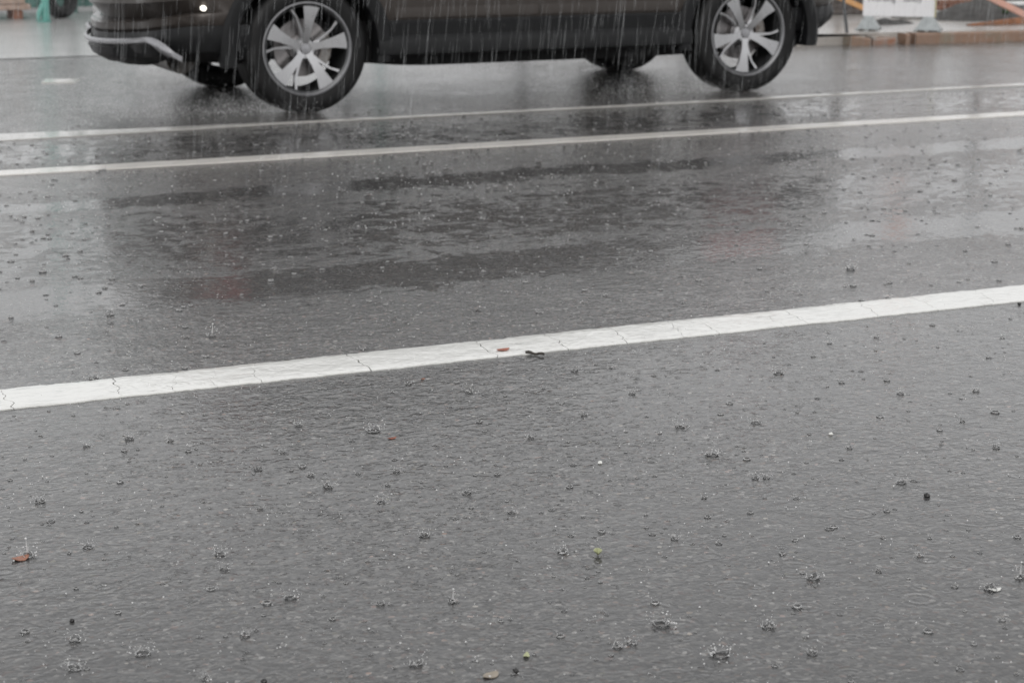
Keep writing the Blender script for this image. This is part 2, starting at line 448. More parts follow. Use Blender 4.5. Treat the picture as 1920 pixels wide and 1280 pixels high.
class MB:
    """collects simple solids of ONE part"""

    def __init__(self):
        self.v, self.f = [], []

    def add(self, vs, fs):
        k = len(self.v)
        self.v += [Vector(p) for p in vs]
        self.f += [[i + k for i in f] for f in fs]
        return self

    def box(self, c, s, rot=None):
        hx, hy, hz = s[0] / 2, s[1] / 2, s[2] / 2
        p = [Vector((x, y, z)) for z in (-hz, hz) for y in (-hy, hy) for x in (-hx, hx)]
        if rot is not None:
            p = [rot @ q for q in p]
        p = [q + Vector(c) for q in p]
        return self.add(p, [(0, 2, 3, 1), (4, 5, 7, 6), (0, 1, 5, 4), (2, 6, 7, 3), (0, 4, 6, 2), (1, 3, 7, 5)])

    def tube(self, path, r, n=10, caps=True):
        path = [Vector(p) for p in path]
        rs = r if isinstance(r, (list, tuple)) else [r] * len(path)
        vs, fs = [], []
        up = Vector((0, 0, 1))
        for i, p in enumerate(path):
            t = (path[min(i + 1, len(path) - 1)] - path[max(i - 1, 0)]).normalized()
            a = t.cross(up)
            if a.length < 1e-3:
                a = t.cross(Vector((1, 0, 0)))
            a.normalize()
            b = t.cross(a)
            for k in range(n):
                w = 2 * PI * k / n
                vs.append(p + (a * math.cos(w) + b * math.sin(w)) * rs[i])
        for i in range(len(path) - 1):
            for k in range(n):
                fs.append((i * n + k, i * n + (k + 1) % n, (i + 1) * n + (k + 1) % n, (i + 1) * n + k))
        if caps:
            fs.append(tuple(range(n - 1, -1, -1)))
            fs.append(tuple((len(path) - 1) * n + k for k in range(n)))
        return self.add(vs, fs)

    def rings(self, loops, cap=True):
        n = len(loops[0])
        vs = [p for l in loops for p in l]
        fs = []
        for i in range(len(loops) - 1):
            for k in range(n):
                fs.append((i * n + k, i * n + (k + 1) % n, (i + 1) * n + (k + 1) % n, (i + 1) * n + k))
        if cap:
            fs.append(tuple(range(n - 1, -1, -1)))
            fs.append(tuple((len(loops) - 1) * n + k for k in range(n)))
        return self.add(vs, fs)

    def patch(self, grid, thick):
        """an open quad grid of points thickened along 'thick' (a vector or function)"""
        r, c = len(grid), len(grid[0])
        vs = [p for row in grid for p in row]
        back = [Vector(p) + thick for p in vs]
        fs = []
        for i in range(r - 1):
            for j in range(c - 1):
                a, b, d, e = i * c + j, i * c + j + 1, (i + 1) * c + j + 1, (i + 1) * c + j
                fs.append((a, b, d, e))
                fs.append(tuple(x + r * c for x in (e, d, b, a)))
        edge = [j for j in range(c)] + [i * c + c - 1 for i in range(1, r)] + [(r - 1) * c + j for j in range(c - 2, -1, -1)] + [i * c for i in range(r - 2, 0, -1)]
        for a, b in zip(edge, edge[1:] + edge[:1]):
            fs.append((a, a + r * c, b + r * c, b))
        return self.add(vs + back, fs)

    def lathe(self, prof, n=64, axis="Y"):
        """prof = list of (radius, offset along axis), closed loop"""
        loops = []
        for k in range(n):
            w = 2 * PI * k / n
            loops.append([Vector((r * math.sin(w), o, r * math.cos(w))) for r, o in prof])
        m = len(prof)
        vs = [p for l in loops for p in l]
        fs = []
        for i in range(n):
            for j in range(m):
                fs.append((i * m + j, i * m + (j + 1) % m, ((i + 1) % n) * m + (j + 1) % m, ((i + 1) % n) * m + j))
        return self.add(vs, fs)

    def build(self, name, mat, parent=None, smooth=35, bevel=0.0, loc=None, rot=None):
        me = mesh_from(name, self.v, self.f, mat, None)
        if bevel:
            bm = bmesh.new()
            bm.from_mesh(me)
            bmesh.ops.bevel(bm, geom=list(bm.edges), offset=bevel, segments=2, affect="EDGES", clamp_overlap=True)
            bm.to_mesh(me)
            bm.free()
        if smooth is not None:
            me.polygons.foreach_set("use_smooth", [True] * len(me.polygons))
            me.set_sharp_from_angle(angle=rad(smooth))
        return link(name, me, parent, loc, rot)


def empty(name, loc, rz=0):
    o = bpy.data.objects.new(name, None)
    o.empty_display_size = 0.2
    COL.objects.link(o)
    o.location = loc
    o.rotation_euler = (0, 0, rz)
    return o


def structure(o):
    o["kind"] = "structure"
    return o


def sheet(name, pts, z, mat):
    me = mesh_from(name, [(x, y, z) for x, y in pts], [list(range(len(pts)))], mat)
    return structure(link(name, me))


# ------------------------------------------------------------------ the setting
sheet("ground", [(-400, -400), (400, -400), (400, 400), (-400, 400)], -0.05, M["dirt"])
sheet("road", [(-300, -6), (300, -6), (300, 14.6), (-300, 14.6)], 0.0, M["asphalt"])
sheet("driveway_apron", [(-60, 14.48), (5.9, 14.36), (7.0, 16.3), (7.0, 60), (-60, 60)], 0.004, M["apron"])
KX0, KX1 = 7.75, 60.0           # raised pavement behind the far lane


def kerb_y(x):
    return 12.86 - 0.115 * (x - 8.7) * (1 if x < 10.3 else 0) - (0.184 if x >= 10.3 else 0)


pv = MB()
top = []
xs = [KX0 + 0.35, 9.0, 9.6, 10.3, 12, 16, KX1]
pts = [(x, kerb_y(x) + 0.11) for x in xs]
pts += [(KX1, 60), (KX0 - 0.65, 60), (KX0 - 0.65, 15.0)]
lo = [(x, y, -0.04) for x, y in pts]
hi_ = [(x, y, 0.088) for x, y in pts]
pv.rings([lo, hi_])
structure(pv.build("pavement", M["pave"], smooth=None))


def wobble(x, s, a):
    return a * (mnoise(Vector((x * s, 3.1, 0.7))) + 0.5 * mnoise(Vector((x * s * 2.7, 9.1, 1.7))))


# near edge line, with the cracks that run across it
edge0, edge1 = 4.600, 4.792
cracks = [(-0.4, -0.42, 3, 3), (at(13, 752).x, at(30, 766).x, 1, 5), (at(213, 712).x, at(209, 732).x, 6, 1), (at(318, 697).x, at(322, 728).x, 0.6, 2),
          (at(393, 690).x, at(396, 720).x, 0.5, 1.5), (at(470, 690).x, at(484, 714).x, 1, 2.5), (at(655, 668).x, at(690, 693).x, 5, 6), (at(893, 643).x, at(916, 664).x, 4, 4),
          (at(1026, 630).x, at(1052, 650).x, 4, 4), (at(1145, 617).x, at(1166, 640).x, 3, 4), (at(1252, 603).x, at(1278, 630).x, 2.5, 1.5),
          (at(1318, 608).x, at(1336, 622).x, 2, 3), (at(1430, 590).x, at(1447, 604).x, 0.8, 1.0), (at(1480, 588).x, at(1508, 606).x, 2.2, 3), (at(1600, 566).x, at(1626, 588).x, 3, 2),
          (at(1716, 561).x, at(1737, 575).x, 3.2, 1.2), (at(1835, 548).x, at(1846, 563).x, 1, 2), (4.6, 4.63, 3, 3)]


def crack_line(ct, cb, seed):
    pts = []
    n = 14
    for i in range(n + 1):
        t = i / n
        j = 0.016 * mnoise(Vector((seed * 7.3, t * 5, 0.2))) + 0.007 * mnoise(Vector((seed * 3.3, t * 17, 5.2)))
        pts.append((ct + (cb - ct) * t + (j if 0 < i < n else j * .5), edge1 + (edge0 - edge1) * t, t))
    return pts


ln = MB()
segs = []
prev = [(-6.0, edge1, 0), (-6.0, edge0, 0)]
bounds = [[(-9.0, edge1 + (edge0 - edge1) * i / 14) for i in range(15)]]
for k, (ct, cb, wt, wb) in enumerate(cracks):
    cl = crack_line(ct, cb, k + 1)
    wl = [(wt + (wb - wt) * t) * 0.0004 * (0.7 + 0.9 * abs(mnoise(Vector((k, t * 9, 2))))) for _, _, t in cl]
    bounds.append([(x - w, y) for (x, y, t), w in zip(cl, wl)])
    bounds.append([(x + w, y) for (x, y, t), w in zip(cl, wl)])
bounds.append([(16.0, edge1 + (edge0 - edge1) * i / 14) for i in range(15)])
for i in range(0, len(bounds), 2):
    a, b = bounds[i], bounds[i + 1]
    L = b[7][0] - a[7][0]
    n = max(2, min(700, int(L / 0.012)))
    grid = []
    for q in range(n + 1):
        t = q / n
        row = []
        for j in range(15):
            x = a[j][0] + (b[j][0] - a[j][0]) * t
            y = a[j][1]
            if j == 0:
                y += wobble(x, 9, 0.005) + wobble(x, 60, 0.005) - max(0, wobble(x, 23, 1.0) - 0.45) * 0.02
            elif j == 14:
                y += wobble(x + 31, 9, 0.005) + wobble(x + 11, 70, 0.004) + max(0, wobble(x + 5, 21, 1.0) - 0.5) * 0.018
            row.append(Vector((x, y, 0.0045 - 0.0015 * abs(j / 7 - 1) ** 6)))
        grid.append(row)
    ln.patch(grid, Vector((0, 0, -0.006)))
structure(ln.build("edge_line", M["line"], smooth=50))


def strip_line(name, fy0, fy1, x0, x1, mat, step=0.03):
    n = int((x1 - x0) / step)
    grid = []
    for i in range(n + 1):
        x = x0 + (x1 - x0) * i / n
        grid.append([Vector((x, fy0(x) + wobble(x, 7, 0.006), 0.004)), Vector((x, fy1(x) + wobble(x + 50, 7, 0.006), 0.004))])
    mb = MB().patch(grid, Vector((0, 0, -0.005)))
    return structure(mb.build(name, mat, smooth=None))


strip_line("double_line_near", lambda x: 8.512, lambda x: 8.655, -20, 40, M["line_far"])


def lerp(x, tab):
    for (xa, ya), (xb, yb) in zip(tab, tab[1:]):
        if x <= xb:
            return ya + (yb - ya) * max(0, (x - xa)) / (xb - xa)
    return tab[-1][1]


strip_line("double_line_far", lambda x: lerp(x, [(-20, 9.70), (1.8, 9.70), (2.6, 9.765), (3.2, 9.81), (8, 9.815), (40, 9.8)]),
           lambda x: lerp(x, [(-20, 9.97), (1.8, 9.97), (2.6, 9.90), (3.2, 9.872), (5.0, 9.868), (8, 9.92), (40, 9.94)]), -20, 40, M["line_worn"])
dash = MB()
p0, p1, p2, p3 = at(78, 156), at(140, 156), at(150, 149), at(86, 149)
dash.patch([[Vector((p.x, p.y, 0.004)) for p in (p0, p1)], [Vector((p.x, p.y, 0.004)) for p in (p3, p2)]], Vector((0, 0, -0.005)))
structure(dash.build("lane_dash", M["line_far"], smooth=None))

# kerb stones, each one lying loose against the pavement edge
kx = lambda p: at(p, 82).x
x = KX0 + 0.05
ki = 0
kinds = [("broken", kx(1556), kx(1604)), ("rubble", kx(1606), kx(1661)), ("brick", kx(1680), kx(1693))] + [("long", kx(1704) + 0.98 * i, kx(1704) + 0.98 * (i + 1)) for i in range(7)]
kerb_lab = {
    "broken": "broken kerbstone stained orange beside the thin leaning rod",
    "rubble": "pale crumbled kerbstone under the white sign's left foot",
    "brick": "short red brown kerb block between the dark gap and the long kerb",
}
long_names = ["long rust stained kerbstone under the white sign's right foot", "rust brown kerbstone just right of the white sign",
              "rust brown kerbstone in front of the rusty wedge shaped plate"]
li = 0
for k, xa, xb in kinds:
    xa, xb = xa + 0.006, xb - 0.006
    n = max(4, int((xb - xa) / 0.04))
    loops = []
    for i in range(n + 1):
        xx = xa + (xb - xa) * i / n
        y0 = kerb_y(xx)
        e = mnoise(Vector((xx * 9, 0.3, ki))) * 0.012
        t = 0.085
        if k == "broken":
            t = 0.085 - 0.03 * (i / n) - 0.01 * abs(mnoise(Vector((xx * 14, 1, 1))))
        if k == "rubble":
            t = 0.060 + 0.03 * mnoise(Vector((xx * 10, 2, 1)))
        loops.append([Vector((xx, y0 + e, -0.03)), Vector((xx, y0 + e * 0.7, t - 0.014)), Vector((xx, y0 + 0.014 + e * .5, t)), Vector((xx, y0 + 0.108, t + 0.001)), Vector((xx, y0 + 0.108, -0.03))])
    o = MB().rings(loops).build("kerbstone", M["kerb_rust"] if k in ("long", "brick", "broken") else M["kerb"], smooth=30)
    if k == "long":
        if li < len(long_names):
            tag(o, long_names[li], "kerbstone", "kerbstones along the far pavement")
        else:
            tag(o, "rust brown kerbstone farther along the kerb beyond the frame's right edge", "kerbstone", "kerbstones along the far pavement beyond the frame")
        li += 1
    else:
        tag(o, kerb_lab[k], "kerbstone", "kerbstones along the far pavement")
    ki += 1

# ------------------------------------------------------------------ the car
CARX, CARY = 4.90, 11.13
WR, WF = -1.385, 1.365          # wheel stations
HW = 0.925
WZ, TR = 0.343, 0.348
car = empty("dark_suv", (CARX, CARY, 0))
tag(car, "dark bronze SUV with silver five-spoke wheels driving past in the rain", "car")


def outline(xr, xf, w, rxr=0.34, rxf=0.75, ry=0.44, n=12, bow=0.115, ex=2.2):
    """plan outline (counter-clockwise seen from above) of the body at one height"""
    pts = []
    side = 26

    def corner(cx, sx, rx, sy):
        o = []
        for i in range(n + 1):
            a = PI / 2 * i / n
            u, v = abs(math.cos(a)) ** (2 / ex), abs(math.sin(a)) ** (2 / ex)
            o.append((cx + sx * rx * u, sy * (w - ry) + sy * ry * v, sx))
        return o
    q = corner(xf - rxf, 1, rxf, -1)[::-1]       # from side to nose, near (-y)
    near_side = [(xr + rxr + (xf - rxf - xr - rxr) * i / side, -w) for i in range(side)]
    pts += near_side
    pts += [(a, b) for a, b, _ in q]
    nose = [(xf + bow * (1 - (t / 4 - 1) ** 2), -(w - ry) + (w - ry) * 2 * t / 8) for t in range(1, 8)]
    pts += nose
    q2 = corner(xf - rxf, 1, rxf, 1)
    pts += [(a, b) for a, b, _ in q2][:-1]
    pts += [(xf - rxf - (xf - rxf - xr - rxr) * i / side, w) for i in range(side)]
    q3 = corner(xr + rxr, -1, rxr, 1)[::-1]
    pts += [(a, b) for a, b, _ in q3]
    tail = [(xr - bow * (1 - (t / 4 - 1) ** 2), (w - ry) - (w - ry) * 2 * t / 8) for t in range(1, 8)]
    pts += tail
    q4 = corner(xr + rxr, -1, rxr, -1)
    pts += [(a, b) for a, b, _ in q4][:-1]
    return pts


# z, rear x, front x, half width
BODY = [(0.475, -2.170, 2.150, 0.905), (0.5, -2.190, 2.170, 0.912), (0.535, -2.195, 2.175, 0.915), (0.545, -2.175, 2.175, 0.916), (0.552, -2.120, 2.175, 0.917),
        (0.62, -2.205, 2.24, 0.918), (0.72, -2.205, 2.225, 0.924), (0.80, -2.20, 2.19, 0.922), (0.88, -2.19, 2.12, 0.910), (0.95, -2.17, 1.98, 0.893), (1.00, -2.155, 1.70, 0.875), (1.04, -2.14, 1.12, 0.855)]
CABIN = [(1.04, -2.13, 1.10, 0.85), (1.06, -2.12, 1.05, 0.845), (1.30, -2.0, 0.62, 0.765), (1.52, -1.83, 0.16, 0.69), (1.60, -1.75, -0.06, 0.655), (1.645, -1.70, -0.30, 0.60), (1.665, -1.45, -0.55, 0.48)]


def interp(tab, z):
    for a, b in zip(tab, tab[1:]):
        if z <= b[0]:
            t = (z - a[0]) / (b[0] - a[0])
            return tuple(p + (q - p) * t for p, q in zip(a, b))
    return tab[-1]


def droop(x, y, z, w):
    """the tail's lower lines sag towards the middle of the car"""
    k = max(0.0, min(1.0, (-1.9 - x) / 0.2))
    f = max(0.0, min(1.0, (0.80 - z) / 0.25))
    return z - 0.072 * k * f * (1 - min(1, abs(y) / w) ** 2)


body_mb = MB().rings([[Vector((x, y, droop(x, y, z, w))) for x, y in outline(xr, xf, w)] for z, xr, xf, w in BODY])
body = body_mb.build("body", [M["paint"], M["liner"]], None, smooth=28)
cut = MB()
for wx in (WR, WF):
    for sy in (-1, 1):
        n = 48
        cut.rings([[Vector((wx + 0.415 * math.cos(2 * PI * k / n), y, WZ + 0.005 + 0.415 * math.sin(2 * PI * k / n))) for k in range(n)] for y in ((-1.3, -0.52) if sy < 0 else (0.52, 1.3))])
cutme = mesh_from("arch_cutter", cut.v, cut.f, [M["paint"], M["liner"]])
for p in cutme.polygons:
    p.material_index = 1
cuto = link("arch_cutter", cutme)
md = body.modifiers.new("arches", "BOOLEAN")
md.operation = "DIFFERENCE"
md.object = cuto
md.solver = "EXACT"
dg = bpy.context.evaluated_depsgraph_get()
newme = bpy.data.meshes.new_from_object(body.evaluated_get(dg))
body.modifiers.clear()
body.data = newme
bpy.data.objects.remove(cuto)
newme.polygons.foreach_set("use_smooth", [True] * len(newme.polygons))
newme.set_sharp_from_angle(angle=rad(28))
newme.name = "body"
body.parent = car

cab = MB().rings([[Vector((x, y, z)) for x, y in outline(xr, xf, w, 0.35, 0.45, 0.3, bow=0.05)] for z, xr, xf, w in CABIN])
cab.build("roof", M["paint"], car, smooth=28)

# lower black bumpers, closed prisms cut from the same outline
LOW = [(0.265, -1.860, 1.950, 0.83), (0.3, -2.060, 2.030, 0.875), (0.345, -2.165, 2.100, 0.905), (0.4, -2.195, 2.165, 0.915), (0.44, -2.200, 2.180, 0.918), (0.482, -2.185, 2.165, 0.917)]


def end_piece(xlim, rear, table, grow=0.0):
    loops = []
    for z, xr, xf, w in table:
        o = outline(xr - grow, xf + grow, w + grow)
        if rear:
            sel = [(min(x, xlim), y) for x, y in o]
        else:
            sel = [(max(x, xlim), y) for x, y in o]
        loops.append([Vector((x, y, droop(x, y, z, w))) for x, y in sel])
    return MB().rings(loops)


end_piece(-1.70, True, LOW).build("rear_bumper", M["black"], car, smooth=30)
end_piece(1.66, False, [(0.30, 2.02, 1.94, 0.84), (0.33, 0, 2.03, 0.875)] + [(a, b, c, d) for a, b, c, d in LOW[2:]]).build("front_bumper", M["black"], car, smooth=30)
# grey diffuser insert under the rear bumper
DIF = [(0.285, -1.900, 2.000, 0.6), (0.315, -2.115, 2.000, 0.66), (0.36, -2.195, 2.000, 0.72), (0.405, -2.217, 2.000, 0.775)]
end_piece(-1.93, True, DIF, 0.012).build("diffuser", M["diffuser"], car, smooth=30)
# satin silver trim: along the diffuser's top and down round each corner
tr_path = []
o = outline(-2.217, 2.2, 0.925)
tail_pts = sorted([p for p in o if p[0] < -2.05], key=lambda p: math.atan2(p[1], -(p[0] + 1.7)))
for (px, py) in tail_pts:
    t = max(0.0, min(1.0, (abs(py) - 0.70) / 0.20 * 0.5 + max(0, px + 2.19) / 0.12 * 0.5))
    z = droop(px, py, 0.435, 0.925) - 0.125 * t
    ww = 0.016 + 0.016 * math.sin(min(1, t * 1.3) * PI)
    nrm = Vector((px + 1.6, py * 0.6, 0)).normalized()
    tr_path.append((Vector((px, py, z)) + nrm * 0.006, ww, nrm))
grid = []
for p, ww, nrm in tr_path:
    grid.append([p + Vector((0, 0, ww)), p + nrm * 0.012 + Vector((0, 0, ww * .4)), p + nrm * 0.012 - Vector((0, 0, ww * .5)), p - Vector((0, 0, ww))])
MB().rings(grid).build("bumper_trim", M["trim"], car, smooth=40)

for sy in (-1, 1):
    # sill cladding: a lofted bar between the arches
    prof = [(0.0, 0.30), (-0.035, 0.285), (-0.055, 0.30), (-0.058, 0.36), (-0.046, 0.385), (-0.030, 0.40), (-0.034, 0.47), (-0.024, 0.482), (0.0, 0.482)]
    loops = []
    for i in range(25):
        xx = WR + 0.40 + (WF - 0.40 - (WR + 0.40)) * i / 24
        loops.append([Vector((xx, sy * (0.885 - y), z)) for y, z in prof])
    MB().rings(loops).build("sill_cladding", M["black"], car, smooth=30)
    for wx in (WR, WF):
        # arch trim
        n = 44
        loops = []
        a0, a1 = rad(-16), rad(196)
        for i in range(n + 1):
            a = a0 + (a1 - a0) * i / n
            ca, sa = math.cos(a), math.sin(a)

            def P(r, y):
                zz = WZ + r * sa
                wz = 0.917
                return Vector((wx + r * ca, sy * (wz + y), max(0.26, zz)))
            loops.append([P(0.402, -0.10), P(0.402, 0.012), P(0.420, 0.022), P(0.465, 0.018), P(0.482, 0.002), P(0.482, -0.06)])
        MB().rings(loops).build("arch_trim", M["black"], car, smooth=35)

# doors with a thin gap all round
for sy in (-1, 1):
    for nm, xa, xb, hx in (("rear_door", -0.885, -0.02, -0.72), ("front_door", 0.0, 0.875, 0.14)):
        grid = []
        for i in range(15):
            z = 0.495 + (1.035 - 0.495) * i / 14
            w = interp(BODY, z)[3]
            row = []
            for j in range(13):
                xx = xa + (xb - xa) * j / 12
                dent = 0.010 * math.exp(-((z - 0.60) / 0.05) ** 2)
                row.append(Vector((xx, sy * (w + 0.005 - dent), z)))
            grid.append(row)
        d = MB().patch(grid, Vector((0, -sy * 0.02, 0))).build(nm, M["paint"], car, smooth=30)
        hd = MB().tube([(hx, sy * 0.93, 0.93), (hx + 0.03, sy * 0.955, 0.935), (hx + 0.17, sy * 0.955, 0.938), (hx + 0.2, sy * 0.93, 0.938)], 0.012, 8)
        hd.build("handle", M["paint"], d)
    for xa, xb, xa2, xb2 in ((-1.95, -1.02, -1.72, -0.98), (-0.96, -0.03, -0.93, -0.05), (0.02, 0.80, 0.0, 0.16)):
        grid = []
        for i in range(9):
            t = i / 8
            z = 1.075 + (1.50 - 1.075) * t
            w = interp(CABIN, z)[3]
            x0_, x1_ = xa + (xa2 - xa) * t, xb + (xb2 - xb) * t
            grid.append([Vector((x0_ + (x1_ - x0_) * j / 8, sy * (w + 0.004), z)) for j in range(9)])
        MB().patch(grid, Vector((0, -sy * 0.012, 0))).build("window", M["glass_dark"], car, smooth=30)
    MB().rings([[Vector((0.72 + dx, sy * (0.92 + yy), 1.10 + 0.075 * math.sin(a) * sc)) + Vector((0.05 * math.cos(a) * sc, 0, 0)) for a in [2 * PI * k / 14 for k in range(14)]]
                for yy, sc, dx in ((-0.08, 0.3, 0), (0.0, 0.75, 0), (0.05, 1.0, 0.0), (0.12, 1.0, 0), (0.17, 0.8, 0), (0.19, 0.4, 0))]).build("wing_mirror", M["paint"], car, smooth=40)
    # tail lamp wrapping round the rear corner
    loops = []
    sel = [p for p in outline(-2.105, 2.2, 0.918) if p[0] < -1.70 and p[1] * sy > 0.52]
    sel.sort(key=lambda p: math.atan2(p[1] * sy, -(p[0] + 1.2)))
    for i, (px, py) in enumerate(sel):
        t = i / (len(sel) - 1)
        nr = Vector((px + 1.5, py * .8, 0)).normalized() * 0.02
        h0, h1 = 0.88 - 0.03 * t, 1.03 - 0.01 * t
        loops.append([Vector((px, py, h0)), Vector((px, py, h0)) + nr, Vector((px, py, h1)) + nr, Vector((px, py, h1))])
    MB().rings(loops).build("tail_lamp", M["tail"], car, smooth=40)
    loops = []
    sel = [p for p in outline(-2.2, 2.095, 0.918) if p[0] > 1.60 and p[1] * sy > 0.45]
    sel.sort(key=lambda p: math.atan2(p[1] * sy, (p[0] - 1.0)))
    for i, (px, py) in enumerate(sel):
        t = i / (len(sel) - 1)
        nr = Vector((px - 1.3, py * .8, 0)).normalized() * 0.02
        h0, h1 = 0.76 + 0.02 * t, 0.86 + 0.02 * t
        loops.append([Vector((px, py, h0)), Vector((px, py, h0)) + nr, Vector((px, py, h1)) + nr, Vector((px, py, h1))])
    MB().rings(loops).build("headlamp", M["head"], car, smooth=40)
    grid = []
    for i in range(6):
        z = 0.835 + 0.125 * i / 5
        w = interp(BODY, z)[3]
        grid.append([Vector((1.08 + 0.50 * j / 8 + 0.04 * i / 5, sy * (w + 0.003), z)) for j in range(9)])
    MB().patch(grid, Vector((0, -sy * 0.006, 0))).build("added_red_panel", M["red_panel"], car)  # added panel, stands in for the unseen source of a red road reflection
# screens
grid = []
for i in range(7):
    z = 1.08 + 0.42 * i / 6
    _, xr, xf, w = interp(CABIN, z)
    grid.append([Vector((xf + 0.05 * (1 - t * t) + 0.008, t * (w - 0.24), z)) for t in [j / 5 - 1 for j in range(11)]])
MB().patch(grid, Vector((-0.012, 0, 0))).build("windscreen", M["glass_dark"], car)
grid = []
for i in range(7):
    z = 1.10 + 0.38 * i / 6
    _, xr, xf, w = interp(CABIN, z)
    grid.append([Vector((xr - 0.05 * (1 - t * t) - 0.008, t * (w - 0.22), z)) for t in [j / 5 - 1 for j in range(11)]])
MB().patch(grid, Vector((0.012, 0, 0))).build("rear_window", M["glass_dark"], car)
MB().box((2.28, 0, 0.62), (0.05, 1.05, 0.16)).build("grille", M["black"], car, bevel=0.012)
# underbody, silencer, axle, small white emissive dot
ub = MB().rings([[Vector((x, y * 0.84, z)) for x, y in outline(xr, xf, 0.86, 0.3, 0.3, 0.2)] for z, xr, xf in ((0.215, -0.80, 1.0), (0.23, -0.95, 1.9), (0.30, -1.95, 2.0), (0.47, -2.1, 2.05))])
ub.build("underbody", M["liner"], car, smooth=30)
MB().tube([(-2.02, -0.62, 0.295), (-2.0, -0.62, 0.295), (-1.98, 0.35, 0.295), (-1.96, 0.35, 0.295)], [0.05, 0.085, 0.085, 0.05], 18).build("silencer", M["steel"], car)
MB().tube([(WR, -0.6, 0.29), (WR, 0.6, 0.29)], 0.04, 12).build("rear_axle", M["steel"], car)
MB().tube([(-1.7, 0.30, 0.235), (-1.0, 0.34, 0.225), (-0.4, 0.30, 0.215)], 0.032, 10).build("exhaust_pipe", M["steel"], car)
MB().tube([(-1.955, -0.905, 0.574), (-1.955, -0.932, 0.574), (-1.955, -0.936, 0.574)], [0.0135, 0.0135, 0.009], 18).build("white_dot", M["white_emit"], car)

# wheels ---------------------------------------------------------------


def wheel_meshes():
    out = {}
    # outward side is -Y
    ty = MB()
    prof = [(0.248, -0.105), (0.256, -0.118), (0.285, -0.124), (0.315, -0.121), (0.335, -0.110), (0.345, -0.092), (0.348, -0.06), (0.348, 0.06), (0.345, 0.092), (0.335, 0.110),
            (0.310, 0.12), (0.275, 0.122), (0.248, 0.112), (0.238, 0.10), (0.238, -0.095)]
    ty.lathe(prof, 96)
    out["tyre"] = mesh_from("tyre", ty.v, ty.f, M["tyre"], 40)
    rm = MB()
    rm.lathe([(0.250, -0.112), (0.242, -0.116), (0.228, -0.108), (0.222, -0.09), (0.216, 0.09), (0.236, 0.105), (0.246, 0.108), (0.240, 0.02)], 96)
    bars = MB()
    for s in range(5):
        a = 2 * PI * s / 5
        R_ = Matrix.Rotation(a, 3, "Y")

        def bar(path, wid, dep=0.045):
            loops = []
            for (px, pz, py), w in zip(path, wid):
                loops.append([R_ @ Vector((px - w, py, pz)), R_ @ Vector((px + w, py, pz)), R_ @ Vector((px + w * .7, py + dep, pz)), R_ @ Vector((px - w * .7, py + dep, pz))])
            bars.rings(loops)
        bar([(0.000, 0.03, -0.088), (0.006, 0.09, -0.099), (0.014, 0.16, -0.106), (0.026, 0.232, -0.108)], [0.020, 0.020, 0.029, 0.048], 0.03)
        bar([(-0.010, 0.05, -0.076), (-0.026, 0.10, -0.082), (-0.052, 0.165, -0.088), (-0.088, 0.211, -0.094)], [0.010, 0.008, 0.006, 0.009], 0.04)
    bars.lathe([(0.002, -0.086), (0.052, -0.086), (0.066, -0.07), (0.066, -0.02), (0.002, -0.02)], 36)
    k = len(rm.v)
    out["rim"] = mesh_from("rim", rm.v, rm.f, M["alloy_dark"], 40)
    out["spokes"] = mesh_from("spokes", bars.v, bars.f, M["silver"], 30)
    lip = MB().lathe([(0.2515, -0.112), (0.2515, -0.119), (0.244, -0.120), (0.238, -0.114), (0.243, -0.109)], 96)
    out["rim_lip"] = mesh_from("rim_lip", lip.v, lip.f, M["lip"], 40)
    ds = MB().lathe([(0.03, -0.01), (0.155, -0.01), (0.155, 0.012), (0.03, 0.012)], 64)
    ds.lathe([(0.002, -0.04), (0.075, -0.04), (0.08, 0.02), (0.002, 0.05)], 32)
    out["brake_disc"] = mesh_from("brake_disc", ds.v, ds.f, M["disc"], 40)
    cp = MB()
    cp.rings([[Vector((r * math.sin(a), y, r * math.cos(a))) for r, y in ((0.105, -0.032), (0.165, -0.032), (0.172, 0.03), (0.105, 0.03))] for a in [rad(60 + 8 * i) for i in range(9)]])
    out["brake_caliper"] = mesh_from("brake_caliper", cp.v, cp.f, M["steel"], 40)
    cap = MB().lathe([(0.001, -0.094), (0.026, -0.093), (0.030, -0.088), (0.030, -0.08), (0.001, -0.08)], 32)
    out["hub_cap"] = mesh_from("hub_cap", cap.v, cap.f, M["trim"], 40)
    return out


WM = wheel_meshes()
for sy in (-1, 1):
    for wx, spin in ((WR, 2), (WF, 38)):
        w = empty("wheel", (0, 0, 0))
        w.parent = car
        w.location = (wx, -(HW - 0.135) if sy < 0 else HW - 0.20, WZ)
        w.rotation_euler = (0, 0, 0 if sy < 0 else PI)
        for nm, me in WM.items():
            o = link(nm, me, w)
            if nm in ("rim", "spokes", "hub_cap", "tyre"):
                o.rotation_euler = (0, rad(spin + (11 if sy > 0 else 0)), 0)

